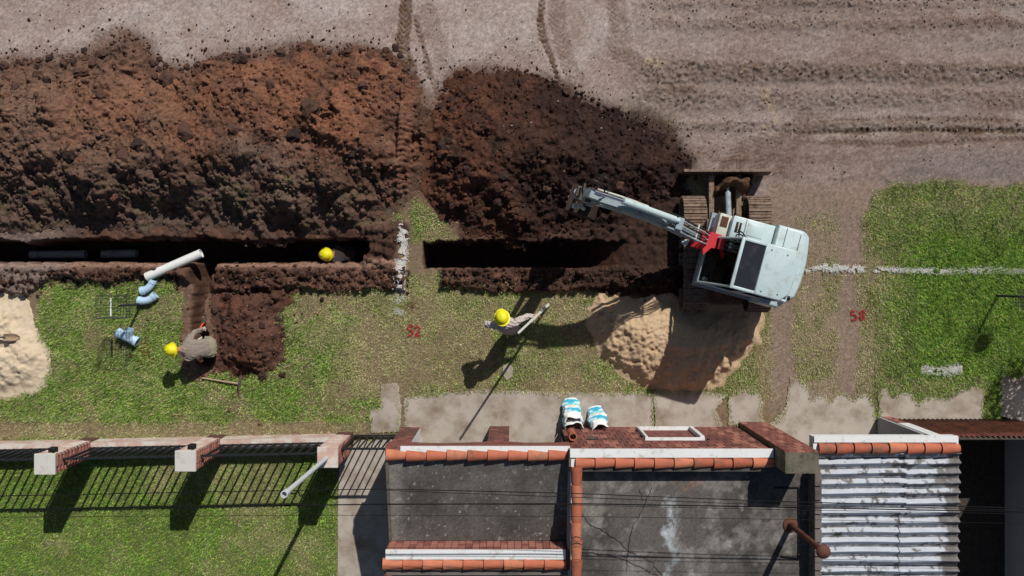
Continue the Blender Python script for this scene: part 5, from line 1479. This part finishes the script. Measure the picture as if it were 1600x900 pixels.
# ------------------------------------------------------------------ sacks
def sack(x, y, rz, label, L=.62, w=.40, tilt=.75, seed=0):
    root = thing('sack', (x, y, .02), label, 'sack', 'open sacks by the brick front', rz)
    rnd = random.Random(seed)
    M = Matrix.Translation((x, y, .03)) @ Matrix.Rotation(rz, 4, 'Z') @ Matrix.Rotation(-tilt, 4, 'X')
    n = 28; rings = 22
    mb = MB(); vs = []; fs = []; cs = []
    for k in range(rings):
        t = k / (rings - 1)
        fat = (.86 + .16 * math.sin(math.pi * min(1, t * 1.3))) * (1 if t < .85 else 1 + (t - .85) * .5)
        ax = w / 2 * (fat + .05 * math.sin(t * 9 + seed)); ay = w * .37 * fat
        if t < .06: ax *= .8; ay *= .55
        for i in range(n):
            a_ = 2 * math.pi * i / n
            ca, sa = math.cos(a_), math.sin(a_)
            sup = (abs(ca) ** 2.6 + abs(sa) ** 2.6) ** (-1 / 2.6)
            wr = 1 + .05 * math.sin(a_ * 5 + t * 13 + seed) + .045 * math.sin(a_ * 9 - t * 11 + seed * 2) + .03 * math.sin(a_ * 3 + t * 31 + seed)
            edge = (.03 * math.sin(a_ * 3 + seed) - .16 * max(0, sa) ) * max(0, (t - .7) / .3) ** 1.5
            vs.append((ca * sup * ax * wr, sa * sup * ay * wr + ay, L * t + edge))
            bandm = (.08 < t < .20 + .06 * math.sin(a_ * 3)) or (.48 < t < .62 + .05 * math.sin(a_ * 2))
            thin = (.26 < t < .36) or (.63 < t < .68)
            col = lin(60, 172, 200) if bandm else (lin(120, 205, 215) if thin else lin(226, 232, 236))
            if .36 < t < .44 and abs(a_ - 3 * math.pi / 2) < .5 and (i + k) % 2: col = lin(190, 180, 90)
            if t > .70: col = lin(232, 232, 228)
            cs.append(col)
    for k in range(rings - 1):
        for i in range(n):
            j = (i + 1) % n; fs.append((k * n + i, k * n + j, (k + 1) * n + j, (k + 1) * n + i))
    fs.append(tuple(range(n - 1, -1, -1)))
    mb.add(vs, fs); mb.c = [c for c in cs]
    o = mb.build('bag', MAT['sack'], root, smooth=True, xf=M, use_col=True)
    s2 = o.modifiers.new('t', 'SOLIDIFY'); s2.thickness = .012; s2.offset = -1
    c = MB(); 
    r_ = [vs[(rings - 6) * n + i] for i in range(n)]
    cen = (0, w * .3, L * (rings - 6) / (rings - 1) + .0)
    c.add([(p[0] * .95, p[1], p[2]) for p in r_] + [cen], [(i, (i + 1) % n, n) for i in range(n)])
    for q in range(14):
        u, v_ = rnd.uniform(-.6, .6), rnd.uniform(-.5, .5)
        c.bbox((cen[0] + u * w * .45, cen[1] + v_ * w * .4, cen[2] + .0), (rnd.uniform(.04, .1), rnd.uniform(.03, .07), rnd.uniform(.03, .06)), .008, seg=1, M=None)
    c.build('rubble_fill', MAT['rubble'], root, xf=M)
sack(1.30, -2.70, rad(184), 'white and teal sack farthest from the brick front, leaning on another', tilt=.62, seed=1)
sack(1.32, -3.00, rad(186), 'mostly white open sack squeezed between another sack and the brick front', L=.50, tilt=.42, seed=5)
sack(1.84, -2.88, rad(190), 'white and teal open sack standing on the right of the other two', L=.66, tilt=.55, seed=3)

# ------------------------------------------------------------------ tools
def shovel(grip, neck, tip, label, hmat, w=.20, dgrip=True, up=(0, 0, 1), bm=None):
    root = thing('shovel', grip, label, 'shovel', 'digging tools')
    mb = MB(); mb.cyl(grip, neck, .017, .019, n=10); mb.build('handle', hmat, root, smooth=True)
    fr = frame_from(neck, tip, up); L = (Vector(tip) - Vector(neck)).length
    vs = []; fs = []
    for i in range(7):
        t = i / 6; ww = w / 2 * (1 if t < .6 else math.cos((t - .6) / .4 * 1.35))
        for j in range(7):
            u = -1 + j / 3
            vs.append((t * L, u * ww, .035 * u * u - .015 * t * 0 - .02 * (1 - t) * abs(1 - abs(u))))
    for i in range(6):
        for j in range(6): fs.append((i * 7 + j, i * 7 + j + 1, (i + 1) * 7 + j + 1, (i + 1) * 7 + j))
    mb = MB(); mb.add(vs, fs, fr); o = mb.build('blade', bm or MAT['steel'], root, smooth=True); s2 = o.modifiers.new('t', 'SOLIDIFY'); s2.thickness = .005
    mb = MB(); mb.cyl(Vector(neck) - (Vector(tip) - Vector(neck)).normalized() * .12, neck + (Vector(tip) - Vector(neck)) * .12, .023, .026, n=10); mb.build('socket', MAT['steel'], root, smooth=True)
    if dgrip:
        g = frame_from(grip, neck, up); mb = MB(); mb.tube([g @ Vector((0, 0, 0)), g @ Vector((-.06, .055, 0)), g @ Vector((-.12, .05, 0)), g @ Vector((-.12, -.05, 0)), g @ Vector((-.06, -.055, 0)), g @ Vector((0, 0, 0))], .013, 8); mb.build('grip', hmat, root, smooth=True)
n_ = Vector((-6.86, -1.00, .02)); shovel(Vector((-6.97, -1.38, .42)), n_, n_ + Vector((.16, .16, -.30)), 'orange handled shovel held by the crouching worker', MAT['orange'])
p_n = P(20, 525, 0); zs_ = gz(p_n.x, p_n.y) + .10
sn = Vector((p_n.x, p_n.y, zs_ + .04)); tp = P(38, 526, 0); tv = Vector((tp.x, tp.y, gz(tp.x, tp.y) + .02)); hd0 = P(-45, 512, .7)
shovel(Vector((hd0.x, hd0.y, zs_ + .45)), sn, tv, 'shovel with a wooden handle lying on the sand pile at the left edge', MAT['wood'], w=.17, dgrip=False, bm=MAT['sandy'])
pk = thing('pickaxe', P(345, 595), 'pickaxe with pale wooden handle lying on the grass by the low soil heap', 'pickaxe')
A_ = P(318, 590); B_ = P(375, 599); za, zb = gz(A_.x, A_.y) + .05, gz(B_.x, B_.y) + .07
mb = MB(); mb.tube([(A_.x, A_.y, za), ((A_.x + B_.x) / 2, (A_.y + B_.y) / 2, (za + zb) / 2 + .01), (B_.x, B_.y, zb)], [.021, .018, .026], 10); mb.build('handle', MAT['wood'], pk, smooth=True)
mb = MB(); mb.tube([(B_.x - .03, B_.y - .26, zb - .06), (B_.x - .01, B_.y - .1, zb), (B_.x, B_.y, zb + .01), (B_.x + .03, B_.y + .12, zb - .01), (B_.x + .07, B_.y + .25, zb - .07)], [.010, .022, .032, .022, .012], 8); mb.build('head', MAT['steel'], pk, smooth=True)

# ------------------------------------------------------------------ wire litter baskets on posts
def basket(bx, by, w, d, z0, z1, label, rz=0.0, pitch=.062, cx=0.0, cy=0.0, bag=False):
    root = thing('litter_basket', (bx, by, 0), label, 'litter basket', 'wire litter baskets on posts')
    mb = MB(); mb.cyl((bx, by, -.1), (bx, by, z0 + .02), .026, n=10); mb.build('post', MAT['mesh'], root, smooth=True)
    mb = MB(); mb.cyl((bx, by, z0 - .05), (bx + cx * .9, by + cy * .9, z0), .018, n=8); mb.build('bracket', MAT['mesh'], root)
    x0, x1, y0, y1 = bx + cx - w / 2, bx + cx + w / 2, by + cy - d / 2, by + cy + d / 2
    mb = MB(); r = .0042
    nx, ny, nz = int(w / pitch), int(d / pitch), int((z1 - z0) / pitch)
    for i in range(nx + 1):
        x = x0 + w * i / nx
        mb.tube([(x, y0, z1), (x, y0, z0), (x, y1, z0), (x, y1, z1)], r, 4)
    for i in range(ny + 1):
        y = y0 + d * i / ny
        mb.tube([(x0, y, z1), (x0, y, z0), (x1, y, z0), (x1, y, z1)], r, 4)
    for i in range(nz + 1):
        z = z0 + (z1 - z0) * i / nz
        mb.tube([(x0, y0, z), (x1, y0, z), (x1, y1, z), (x0, y1, z), (x0, y0, z)], r * (2.2 if i == nz else 1), 4)
    mb.build('wire_mesh', MAT['mesh'], root)
    return root, (x0, x1, y0, y1)
pb_ = P(222, 475)
basket(pb_.x, pb_.y, .62, .46, 1.12, 1.44, 'empty wire litter basket on a post between the pipe fittings and sand pile', cx=-.05, cy=-.02)
wa_ = P(170, 466, 1.16); wb_ = P(170, 497, 1.16)
mb = MB(); mb.cyl((wa_.x + .03, wa_.y, 1.135), (wb_.x + .03, wb_.y + .04, 1.135), .018, n=8); tag(mb.build('white_stick', MAT['pvc'], smooth=True), 'short white stick lying in the empty wire litter basket', 'stick')
pb_ = P(1556, 462)
_, (x0, x1, y0, y1) = basket(pb_.x, pb_.y, .46, .36, 1.0, 1.35, 'wire litter basket on a post at the right edge holding a white bag', cx=.10, cy=-.02)
mb = MB()
for k in range(8):
    t = k / 7; mb.lathe([(.001, 0)], 3) if False else None
vs = []; fs = []
for k in range(9):
    t = k / 8
    for i in range(14):
        a_ = 2 * math.pi * i / 14; r_ = .15 * math.sin(math.pi * (.12 + .8 * t)) ** .7 * (1 + .16 * math.sin(3 * a_ + k) + .08 * math.sin(7 * a_ + 2 * k))
        vs.append(((x0 + x1) / 2 + .06 + r_ * math.cos(a_), (y0 + y1) / 2 - .05 + r_ * .8 * math.sin(a_), 1.02 + .34 * t))
for k in range(8):
    for i in range(14):
        j = (i + 1) % 14; fs.append((k * 14 + i, k * 14 + j, (k + 1) * 14 + j, (k + 1) * 14 + i))
fs.append(tuple(range(8 * 14, 9 * 14))); fs.append(tuple(range(13, -1, -1)))
mb.add(vs, fs); tag(mb.build('rubbish_bag', MAT['bag'], smooth=True), 'white rubbish bag in the wire basket at the right edge', 'bag')

# ------------------------------------------------------------------ clods and crumbs of soil
def rock_mesh(name, seed, sub, m, rough=.28):
    bm = bmesh.new(); bmesh.ops.create_icosphere(bm, subdivisions=sub, radius=.5)
    rnd = random.Random(seed)
    for v in bm.verts:
        k = 1 + rnd.uniform(-rough, rough)
        v.co = Vector((v.co.x * k * 1.1, v.co.y * k, v.co.z * k * .8))
    me = bpy.data.meshes.new(name); bm.to_mesh(me); bm.free(); me.materials.append(m)
    return me
clod_mats = [mat('clod_red', lin(104, 68, 52), .97, .25, 14, 70, .6), mat('clod_brown', lin(80, 57, 47), .97, .25, 14, 70, .6), mat('clod_dark', lin(58, 42, 36), .97, .25, 14, 70, .6), mat('clod_grey', lin(112, 94, 84), .97, .2, 14, 70, .6)]
rc_ = random.Random(21)
CL = {k: [rock_mesh('clod', 10 * k + s, 2, m) for s in range(4)] for k, m in enumerate(clod_mats)}
def scatter_clods(n, xr, yr, parent, kinds, smin, smax, test=None):
    k = 0; tries = 0
    while k < n and tries < n * 60:
        tries += 1
        px, py = rc_.uniform(*xr), rc_.uniform(*yr)
        if test and not test(px, py): continue
        x, y = (px - 800) / 70, -(py - 432) / 70
        z = gz(x, y)
        if z < -.15: continue
        s = smin + (smax - smin) * rc_.random() ** 2.2
        me = rc_.choice(CL[rc_.choice(kinds)])
        put('clod', me, parent, TR(x, y, z + s * .05, rc_.uniform(0, 6.3), rc_.uniform(-.4, .4), rc_.uniform(-.4, .4), (s, s * rc_.uniform(.7, 1.1), s * rc_.uniform(.7, 1))))
        k += 1
def inpoly(poly, m=0.0):
    def f(px, py): return polydist(np.array([px * 1.0]), np.array([py * 1.0]), poly)[0] > m
    return f
# clods one can point at on the left heap
for px, py, s, k in ((380, 92, .30, 2), (268, 126, .34, 1), (132, 118, .22, 1), (70, 124, .26, 1), (82, 130, .20, 2), (42, 143, .2, 1), (172, 153, .2, 1), (500, 180, .42, 1), (472, 220, .34, 2), (536, 106, .22, 0), (548, 104, .18, 0), (528, 96, .20, 0),
                     (575, 143, .20, 1), (592, 115, .22, 0), (618, 75, .17, 2), (310, 215, .36, 1), (386, 212, .28, 1), (222, 255, .34, 1), (140, 250, .30, 2), (16, 212, .26, 1), (240, 235, .28, 2), (290, 258, .24, 1), (560, 250, .3, 2), (60, 105, .18, 2), (118, 98, .18, 2), (335, 118, .16, 1), (250, 110, .15, 2)):
    x, y = (px - 800) / 70, -(py - 432) / 70
    put('clod', CL[k][px % 4], heap_a, TR(x, y, gz(x, y) + s * .05, px, .2, -.2, (s, s * .85, s * .8)))
scatter_clods(70, (-20, 640), (75, 340), heap_a, (0, 1, 1), .12, .22, inpoly(HEAP_A, 6))
scatter_clods(45, (-20, 660), (76, 135), heap_a, (1, 2, 1), .11, .2, lambda px, py: abs(polydist(np.array([px * 1.]), np.array([py * 1.]), HEAP_A)[0]) < 14)
scatter_clods(45, (660, 1070), (110, 350), heap_b, (2, 2, 1), .11, .22, inpoly(HEAP_B, 3))
scatter_clods(26, (336, 446), (450, 590), heap_c, (1, 2, 1), .10, .18)

def crumbs(name, N, fn, label, parent=None, smin=.02, smax=.09, seed=1, pal=None, cat='soil crumbs', colf=None):
    rs = np.random.RandomState(seed)
    pts = fn(rs, N)
    x = (pts[:, 0] - 800) / 70; y = -(pts[:, 1] - 432) / 70
    z = topz(x, y); ok = z > -.25
    x, y, z = x[ok], y[ok], z[ok]; n = len(x)
    bm = bmesh.new(); bmesh.ops.create_icosphere(bm, subdivisions=1, radius=.5)
    bm.verts.index_update()
    bv = np.array([v.co[:] for v in bm.verts]); bf = np.array([[v.index for v in f.verts] for f in bm.faces]); bm.free()
    s = smin + (smax - smin) * rs.rand(n) ** 3
    a = rs.rand(n) * 6.28
    jit = 1 + (rs.rand(n, len(bv), 1) - .5) * .6
    v = bv[None] * jit * s[:, None, None] * np.stack([np.ones(n), .6 + .5 * rs.rand(n), .55 + .4 * rs.rand(n)], -1)[:, None, :]
    ca, sa = np.cos(a)[:, None], np.sin(a)[:, None]
    v = np.stack([v[..., 0] * ca - v[..., 1] * sa + x[:, None], v[..., 0] * sa + v[..., 1] * ca + y[:, None], v[..., 2] + (z + s * .15)[:, None]], -1)
    f = bf[None] + (np.arange(n) * len(bv))[:, None, None]
    pal = np.array(pal if pal else [lin(70, 50, 40), lin(98, 66, 50), lin(58, 42, 36), lin(112, 84, 70)])
    base = pal[rs.randint(0, len(pal), n)] if colf is None else colf(x[None], y[None], np.ones((1, n)))[0] * (.75 + .5 * rs.rand(n))[:, None]
    cc = np.repeat(base[:, None, :], len(bv), 1).reshape(-1, 3)
    me = bpy.data.meshes.new(name)
    co = v.reshape(-1, 3).astype(np.float32); tri = f.reshape(-1, 3).astype(np.int32)
    me.vertices.add(len(co)); me.vertices.foreach_set('co', co.ravel())
    me.loops.add(tri.size); me.loops.foreach_set('vertex_index', tri.ravel())
    me.polygons.add(len(tri)); me.polygons.foreach_set('loop_start', np.arange(0, tri.size, 3, dtype=np.int32))
    at = me.color_attributes.new('Col', 'FLOAT_COLOR', 'POINT'); at.data.foreach_set('color', np.concatenate([cc, np.ones((len(cc), 1))], 1).astype(np.float32).ravel())
    me.materials.append(MAT['crumb']); me.update(calc_edges=True)
    o = put(name, me, parent)
    o['kind'] = 'stuff'
    if label: tag(o, label, cat if parent is None else None)
    return o
def on_heap(poly, lo_, hi_, xr, yr):
    def fn(rs, N):
        px = rs.uniform(*xr, N * 3); py = rs.uniform(*yr, N * 3)
        d = polydist(px, py, poly); ok = (d > lo_) & (d < hi_)
        return np.stack([px[ok], py[ok]], 1)[:N]
    return fn
def around(poly, spread, xr, yr):
    def fn(rs, N):
        px = rs.uniform(*xr, N * 8); py = rs.uniform(*yr, N * 8)
        d = -polydist(px, py, poly); ok = (d > -6) & (rs.rand(len(px)) < np.exp(-np.clip(d, 0, 999) / spread))
        return np.stack([px[ok], py[ok]], 1)[:N]
    return fn
crumbs('heap_crumbs', 3600, on_heap(HEAP_A, -4, 999, (-30, 680), (50, 366)), None, heap_a, .015, .11, 1, colf=red_soil)
crumbs('heap_crumbs', 1800, on_heap(HEAP_B, -4, 999, (650, 1085), (100, 372)), None, heap_b, .02, .11, 2, colf=dark_soil, pal=[lin(52, 38, 32), lin(66, 46, 38), lin(44, 33, 29), lin(92, 62, 48)])
crumbs('soil_crumbs', 900, around(HEAP_A, 15, (-20, 720), (0, 140)), 'dark crumbs of soil strewn on the road along the long heap', None, .01, .075, 3)
crumbs('soil_crumbs', 800, around(HEAP_B, 16, (680, 1130), (40, 300)), 'dark crumbs of soil strewn on the road round the dark heap', None, .008, .06, 4, [lin(52, 38, 32), lin(66, 46, 38), lin(44, 33, 29)])
crumbs('road_grit', 4200, lambda rs, N: np.stack([np.concatenate([rs.uniform(-20, 1620, N // 3), rs.uniform(1000, 1620, N - N // 3)]), np.concatenate([rs.uniform(0, 280, N // 3), np.clip(rs.choice([112, 154, 197, 5, 36], N - N // 3) + rs.normal(0, 9, N - N // 3), 0, 270)])], 1), 'fine grit and small stones scattered over the dirt road', None, .008, .05, 5,
       [lin(84, 68, 58), lin(120, 104, 94), lin(64, 50, 42), lin(150, 140, 130)], cat='grit')
def lipf(rs, N):
    px = rs.uniform(-20, 1060, N); py = rs.normal(434, 11, N)
    ok = ((px < 640) | (px > 690)) & (py > 416) & ~((px > 280) & (px < 336))
    return np.stack([px[ok], py[ok]], 1)
crumbs('soil_crumbs', 2600, lipf, 'dark lumpy crumbs of soil along the garden side of the trench', None, .02, .12, 6, [lin(62, 44, 37), lin(78, 54, 44), lin(52, 38, 33)])
crumbs('soil_crumbs', 420, lambda rs, N: np.stack([rs.normal(226, 9, N), rs.normal(552, 11, N)], 1), 'patch of red soil crumbs on the grass beside the pipe branch', None, .02, .07, 7, [lin(104, 60, 46), lin(84, 50, 40)])
crumbs('soil_crumbs', 900, lambda rs, N: np.stack([rs.normal(395, 46, N), rs.normal(525, 52, N)], 1), 'crumbs of dark soil round the low heap beside the crouching worker', None, .015, .09, 8)

# ------------------------------------------------------------------ painted marks: chalk lines and red numbers, laid as specks on the turf
def specks(name, segs, N, size, m, label, cat, lift=.03, seed=1, group=None, drop=0.0):
    rs = np.random.RandomState(seed); P_ = []
    tot = sum(math.hypot(b[0] - a[0], b[1] - a[1]) * d for a, b, w, d in segs)
    for a, b, w, d in segs:
        L = math.hypot(b[0] - a[0], b[1] - a[1]); n = int(N * L * d / tot) + 1
        t = rs.rand(n); nx, ny = -(b[1] - a[1]) / L, (b[0] - a[0]) / L
        o_ = rs.normal(0, .62, n) * w
        P_.append(np.stack([a[0] + (b[0] - a[0]) * t + nx * o_, a[1] + (b[1] - a[1]) * t + ny * o_], 1))
    p = np.concatenate(P_); x = (p[:, 0] - 800) / 70; y = -(p[:, 1] - 432) / 70
    if drop > 0:
        k = fbm(x, y, 9, 3, seed + 300) > drop; x, y = x[k], y[k]
    z = topz(x, y) + lift * rs.rand(len(x)) + .006
    n = len(x); a = rs.rand(n) * 6.28; s = size * (.5 + rs.rand(n))
    ang = a[:, None] + np.array([0, 1.7, 3.3, 4.9])[None] + rs.rand(n, 4) * .5
    v = np.stack([x[:, None] + np.cos(ang) * s[:, None], y[:, None] + np.sin(ang) * s[:, None], z[:, None] + (rs.rand(n, 4) - .5) * .012], -1).reshape(-1, 3)
    me = bpy.data.meshes.new(name); q = np.arange(n * 4, dtype=np.int32)
    me.vertices.add(n * 4); me.vertices.foreach_set('co', v.astype(np.float32).ravel())
    me.loops.add(n * 4); me.loops.foreach_set('vertex_index', q)
    me.polygons.add(n); me.polygons.foreach_set('loop_start', np.arange(0, n * 4, 4, dtype=np.int32))
    me.materials.append(m); me.update(calc_edges=True)
    tag(put(name, me), label, cat, group)
ch = 'chalk lines on the ground'
specks('chalk_line', [((631, 350), (629, 395), 5, 1.2), ((629, 395), (625, 450), 6, 1.0), ((625, 450), (624, 492), 8, .35)], 9000, .0075, MAT['chalk'], 'white chalk line crossing between the two trenches', 'chalk line', group=ch, drop=.45)
specks('chalk_line', [((1258, 424), (1285, 417), 3, .5), ((1285, 417), (1310, 420), 5, 1.3), ((1310, 420), (1345, 421), 4, 1.2), ((1345, 421), (1480, 424), 3.5, .7), ((1480, 424), (1560, 422), 4.5, .9), ((1560, 422), (1640, 426), 4, .8)], 13000, .0075, MAT['chalk'],
       'long white chalk line from the excavator across the right lawn', 'chalk line', group=ch, drop=.37, lift=.05)
specks('chalk_line', [((1438, 576), (1470, 580), 5, 1), ((1470, 580), (1502, 575), 6, 1.1)], 4200, .0075, MAT['chalk'], 'short white chalk dash near the pavement on the right', 'chalk line', group=ch, drop=.28, lift=.05)
def glyph(strokes, x0, y0, w, h): return [((x0 + a[0] * w, y0 + a[1] * h), (x0 + b[0] * w, y0 + b[1] * h), 1.1, 1) for a, b in zip(strokes[:-1], strokes[1:])]
five = [(1, 0), (.1, 0), (.1, .45), (.6, .40), (.95, .62), (.8, .95), (.1, 1)]
eight = [(.5, .48), (.12, .25), (.45, 0), (.88, .2), (.5, .48), (.08, .75), (.45, 1), (.92, .78), (.5, .48)]
two = [(.05, .2), (.4, 0), (.85, .2), (.6, .55), (.1, 1), (1, .95)]
specks('painted_number', glyph(five, 1329, 486, 10, 14) + glyph(eight, 1342, 485, 10, 15), 1500, .008, MAT['redpaint'], 'red number 58 sprayed on the bare wheel track', 'number', seed=4, group='red numbers sprayed on the ground', lift=.02, drop=.30)
specks('painted_number', glyph(five, 637, 509, 9, 15) + glyph(two, 648, 510, 10, 15), 1500, .008, MAT['redpaint'], 'smudged red number 52 sprayed on dry grass below the chalk line', 'number', seed=5, group='red numbers sprayed on the ground', lift=.03, drop=.27)

# ------------------------------------------------------------------ grass
def grass(name, N, label, sel, seed, fine=1.0):
    rs = np.random.RandomState(seed)
    X = rs.uniform(-12, 12, N * 3); Y = rs.uniform(-7, 3, N * 3)
    k = sel(800 + 70 * X, 432 - 70 * Y); X, Y = X[k], Y[k]
    g = sample(gxs, gys, GG, X, Y); dry = sample(gxs, gys, GD, X, Y)
    k = rs.rand(len(X)) < g; X, Y, dry, g = X[k], Y[k], dry[k], g[k]
    zt_ = topz(X, Y); zg = sample(gxs, gys, GZ, X, Y); k = (zt_ - zg < .02) & (zg > -.2); X, Y, dry, g, zg = X[k], Y[k], dry[k], g[k], zg[k]
    X, Y, dry, g, zg = X[:N], Y[:N], dry[:N], g[:N], zg[:N]
    zg = np.where(paved(800 + 70 * X, 432 - 70 * Y) > -1, np.maximum(zg, .022), zg)
    n = len(X)
    tuft = fbm(X, Y, 6.0, 3, 401); L = (.028 + .045 * rs.rand(n)) * (.7 + .6 * g) * (1.25 - .45 * dry) * (.45 + 1.15 * tuft); L = L * fine; a = rs.rand(n) * 6.28; lean = .35 + .9 * rs.rand(n)
    wd = (.0055 + .006 * rs.rand(n)) * (1.0 - .3 * dry) * fine
    dx, dy = np.cos(a), np.sin(a)
    b0 = np.stack([X - dy * wd, Y + dx * wd, zg - .004], -1); b1 = np.stack([X + dy * wd, Y - dx * wd, zg - .004], -1)
    tp_ = np.stack([X + dx * L * np.sin(lean), Y + dy * L * np.sin(lean), zg + L * np.cos(lean) + .01], -1)
    v = np.stack([b0, b1, tp_], 1).reshape(-1, 3)
    green = np.array([lin(128, 166, 62), lin(102, 144, 52), lin(168, 192, 84), lin(82, 120, 48)]); straw = np.array([lin(190, 180, 136), lin(206, 196, 154), lin(168, 158, 112), lin(164, 168, 104)])
    isdry = rs.rand(n) < np.clip(dry * .95, .04, 1)
    c = np.where(isdry[:, None], straw[rs.randint(0, 4, n)], green[rs.randint(0, 4, n)])
    c = c * ((.85 + .3 * rs.rand(n)) * (.72 + .56 * fbm(X, Y, 3.5, 3, 402)))[:, None]
    cc = np.repeat(c[:, None, :], 3, 1).reshape(-1, 3)
    me = bpy.data.meshes.new(name)
    me.vertices.add(n * 3); me.vertices.foreach_set('co', v.astype(np.float32).ravel())
    me.loops.add(n * 3); me.loops.foreach_set('vertex_index', np.arange(n * 3, dtype=np.int32))
    me.polygons.add(n); me.polygons.foreach_set('loop_start', np.arange(0, n * 3, 3, dtype=np.int32))
    at = me.color_attributes.new('Col', 'FLOAT_COLOR', 'POINT'); at.data.foreach_set('color', np.concatenate([cc, np.ones((len(cc), 1))], 1).astype(np.float32).ravel())
    me.materials.append(MAT['grass']); me.update(calc_edges=True)
    tag(put(name, me), label, 'grass', kind='stuff')
    return n
n1_ = grass('verge_grass', 520000, 'patchy grass growing on the roadside verge', lambda px, py: py < 690, 1)
n2_ = grass('lawn_grass', 230000, 'mown green lawn behind the front fence', lambda px, py: (py >= 690) & (px < 540), 2, .68)
print('blades', n1_, n2_, 'tris', sum(len(m.loops) - 2 * len(m.polygons) for m in bpy.data.meshes))

# ------------------------------------------------------------------ a small street tree just beyond the right edge (its shade falls on the corner slab)
tree = thing('street_tree', (12.25, -.95, 0), 'small leafy street tree just past the right edge of the corner slab', 'tree')
mb = MB(); mb.tube([(12.25, -.95, -.05), (12.24, -.97, .7), (12.2, -1.0, 1.3), (12.15, -1.0, 1.9)], [.07, .055, .045, .025], 10)
for a_ in range(5): mb.tube([(12.2, -1.0, 1.2 + a_ * .1), (12.2 + .25 * math.cos(a_ * 1.4), -1 + .25 * math.sin(a_ * 1.4), 1.6 + a_ * .1), (12.2 + .5 * math.cos(a_ * 1.4), -1 + .5 * math.sin(a_ * 1.4), 1.8 + a_ * .12)], [.025, .018, .008], 6)
mb.build('trunk', MAT['wood'], tree, smooth=True)
rs_ = np.random.RandomState(77); mb = MB()
for k in range(1500):
    d_ = rs_.normal(size=3); d_ /= np.linalg.norm(d_); r_ = .75 * rs_.rand() ** .45
    if fbm(np.array([d_[0] * 2.]), np.array([d_[1] * 2. + d_[2]]), 1.4, 2, 88)[0] < .36: continue
    c_ = np.array([12.15, -1.0, 1.95]) + d_ * r_ * np.array([1, 1, .75]); u_ = rs_.normal(size=3); u_ /= np.linalg.norm(u_); v_ = np.cross(u_, rs_.normal(size=3)); v_ /= np.linalg.norm(v_)
    mb.col = tuple(np.array(lin(74, 104, 46)) * (.7 + .6 * rs_.rand()))
    mb.add([c_ - u_ * .06, c_ + v_ * .028, c_ + u_ * .06, c_ - v_ * .028], [(0, 1, 2, 3)])
put('crown', mb.mesh('crown', MAT['grass'], use_col=True, fix=False), tree)

# ------------------------------------------------------------------ a loose flat piece of concrete on the grass
mb = MB(); mb.prism(W([(786, 572), (794, 568), (802, 574), (800, 588), (792, 594), (786, 586)]), -.02, .035)
tag(mb.build('concrete_piece', MAT['concrete']), 'small flat concrete piece on the grass under the staff shadow', 'stone')
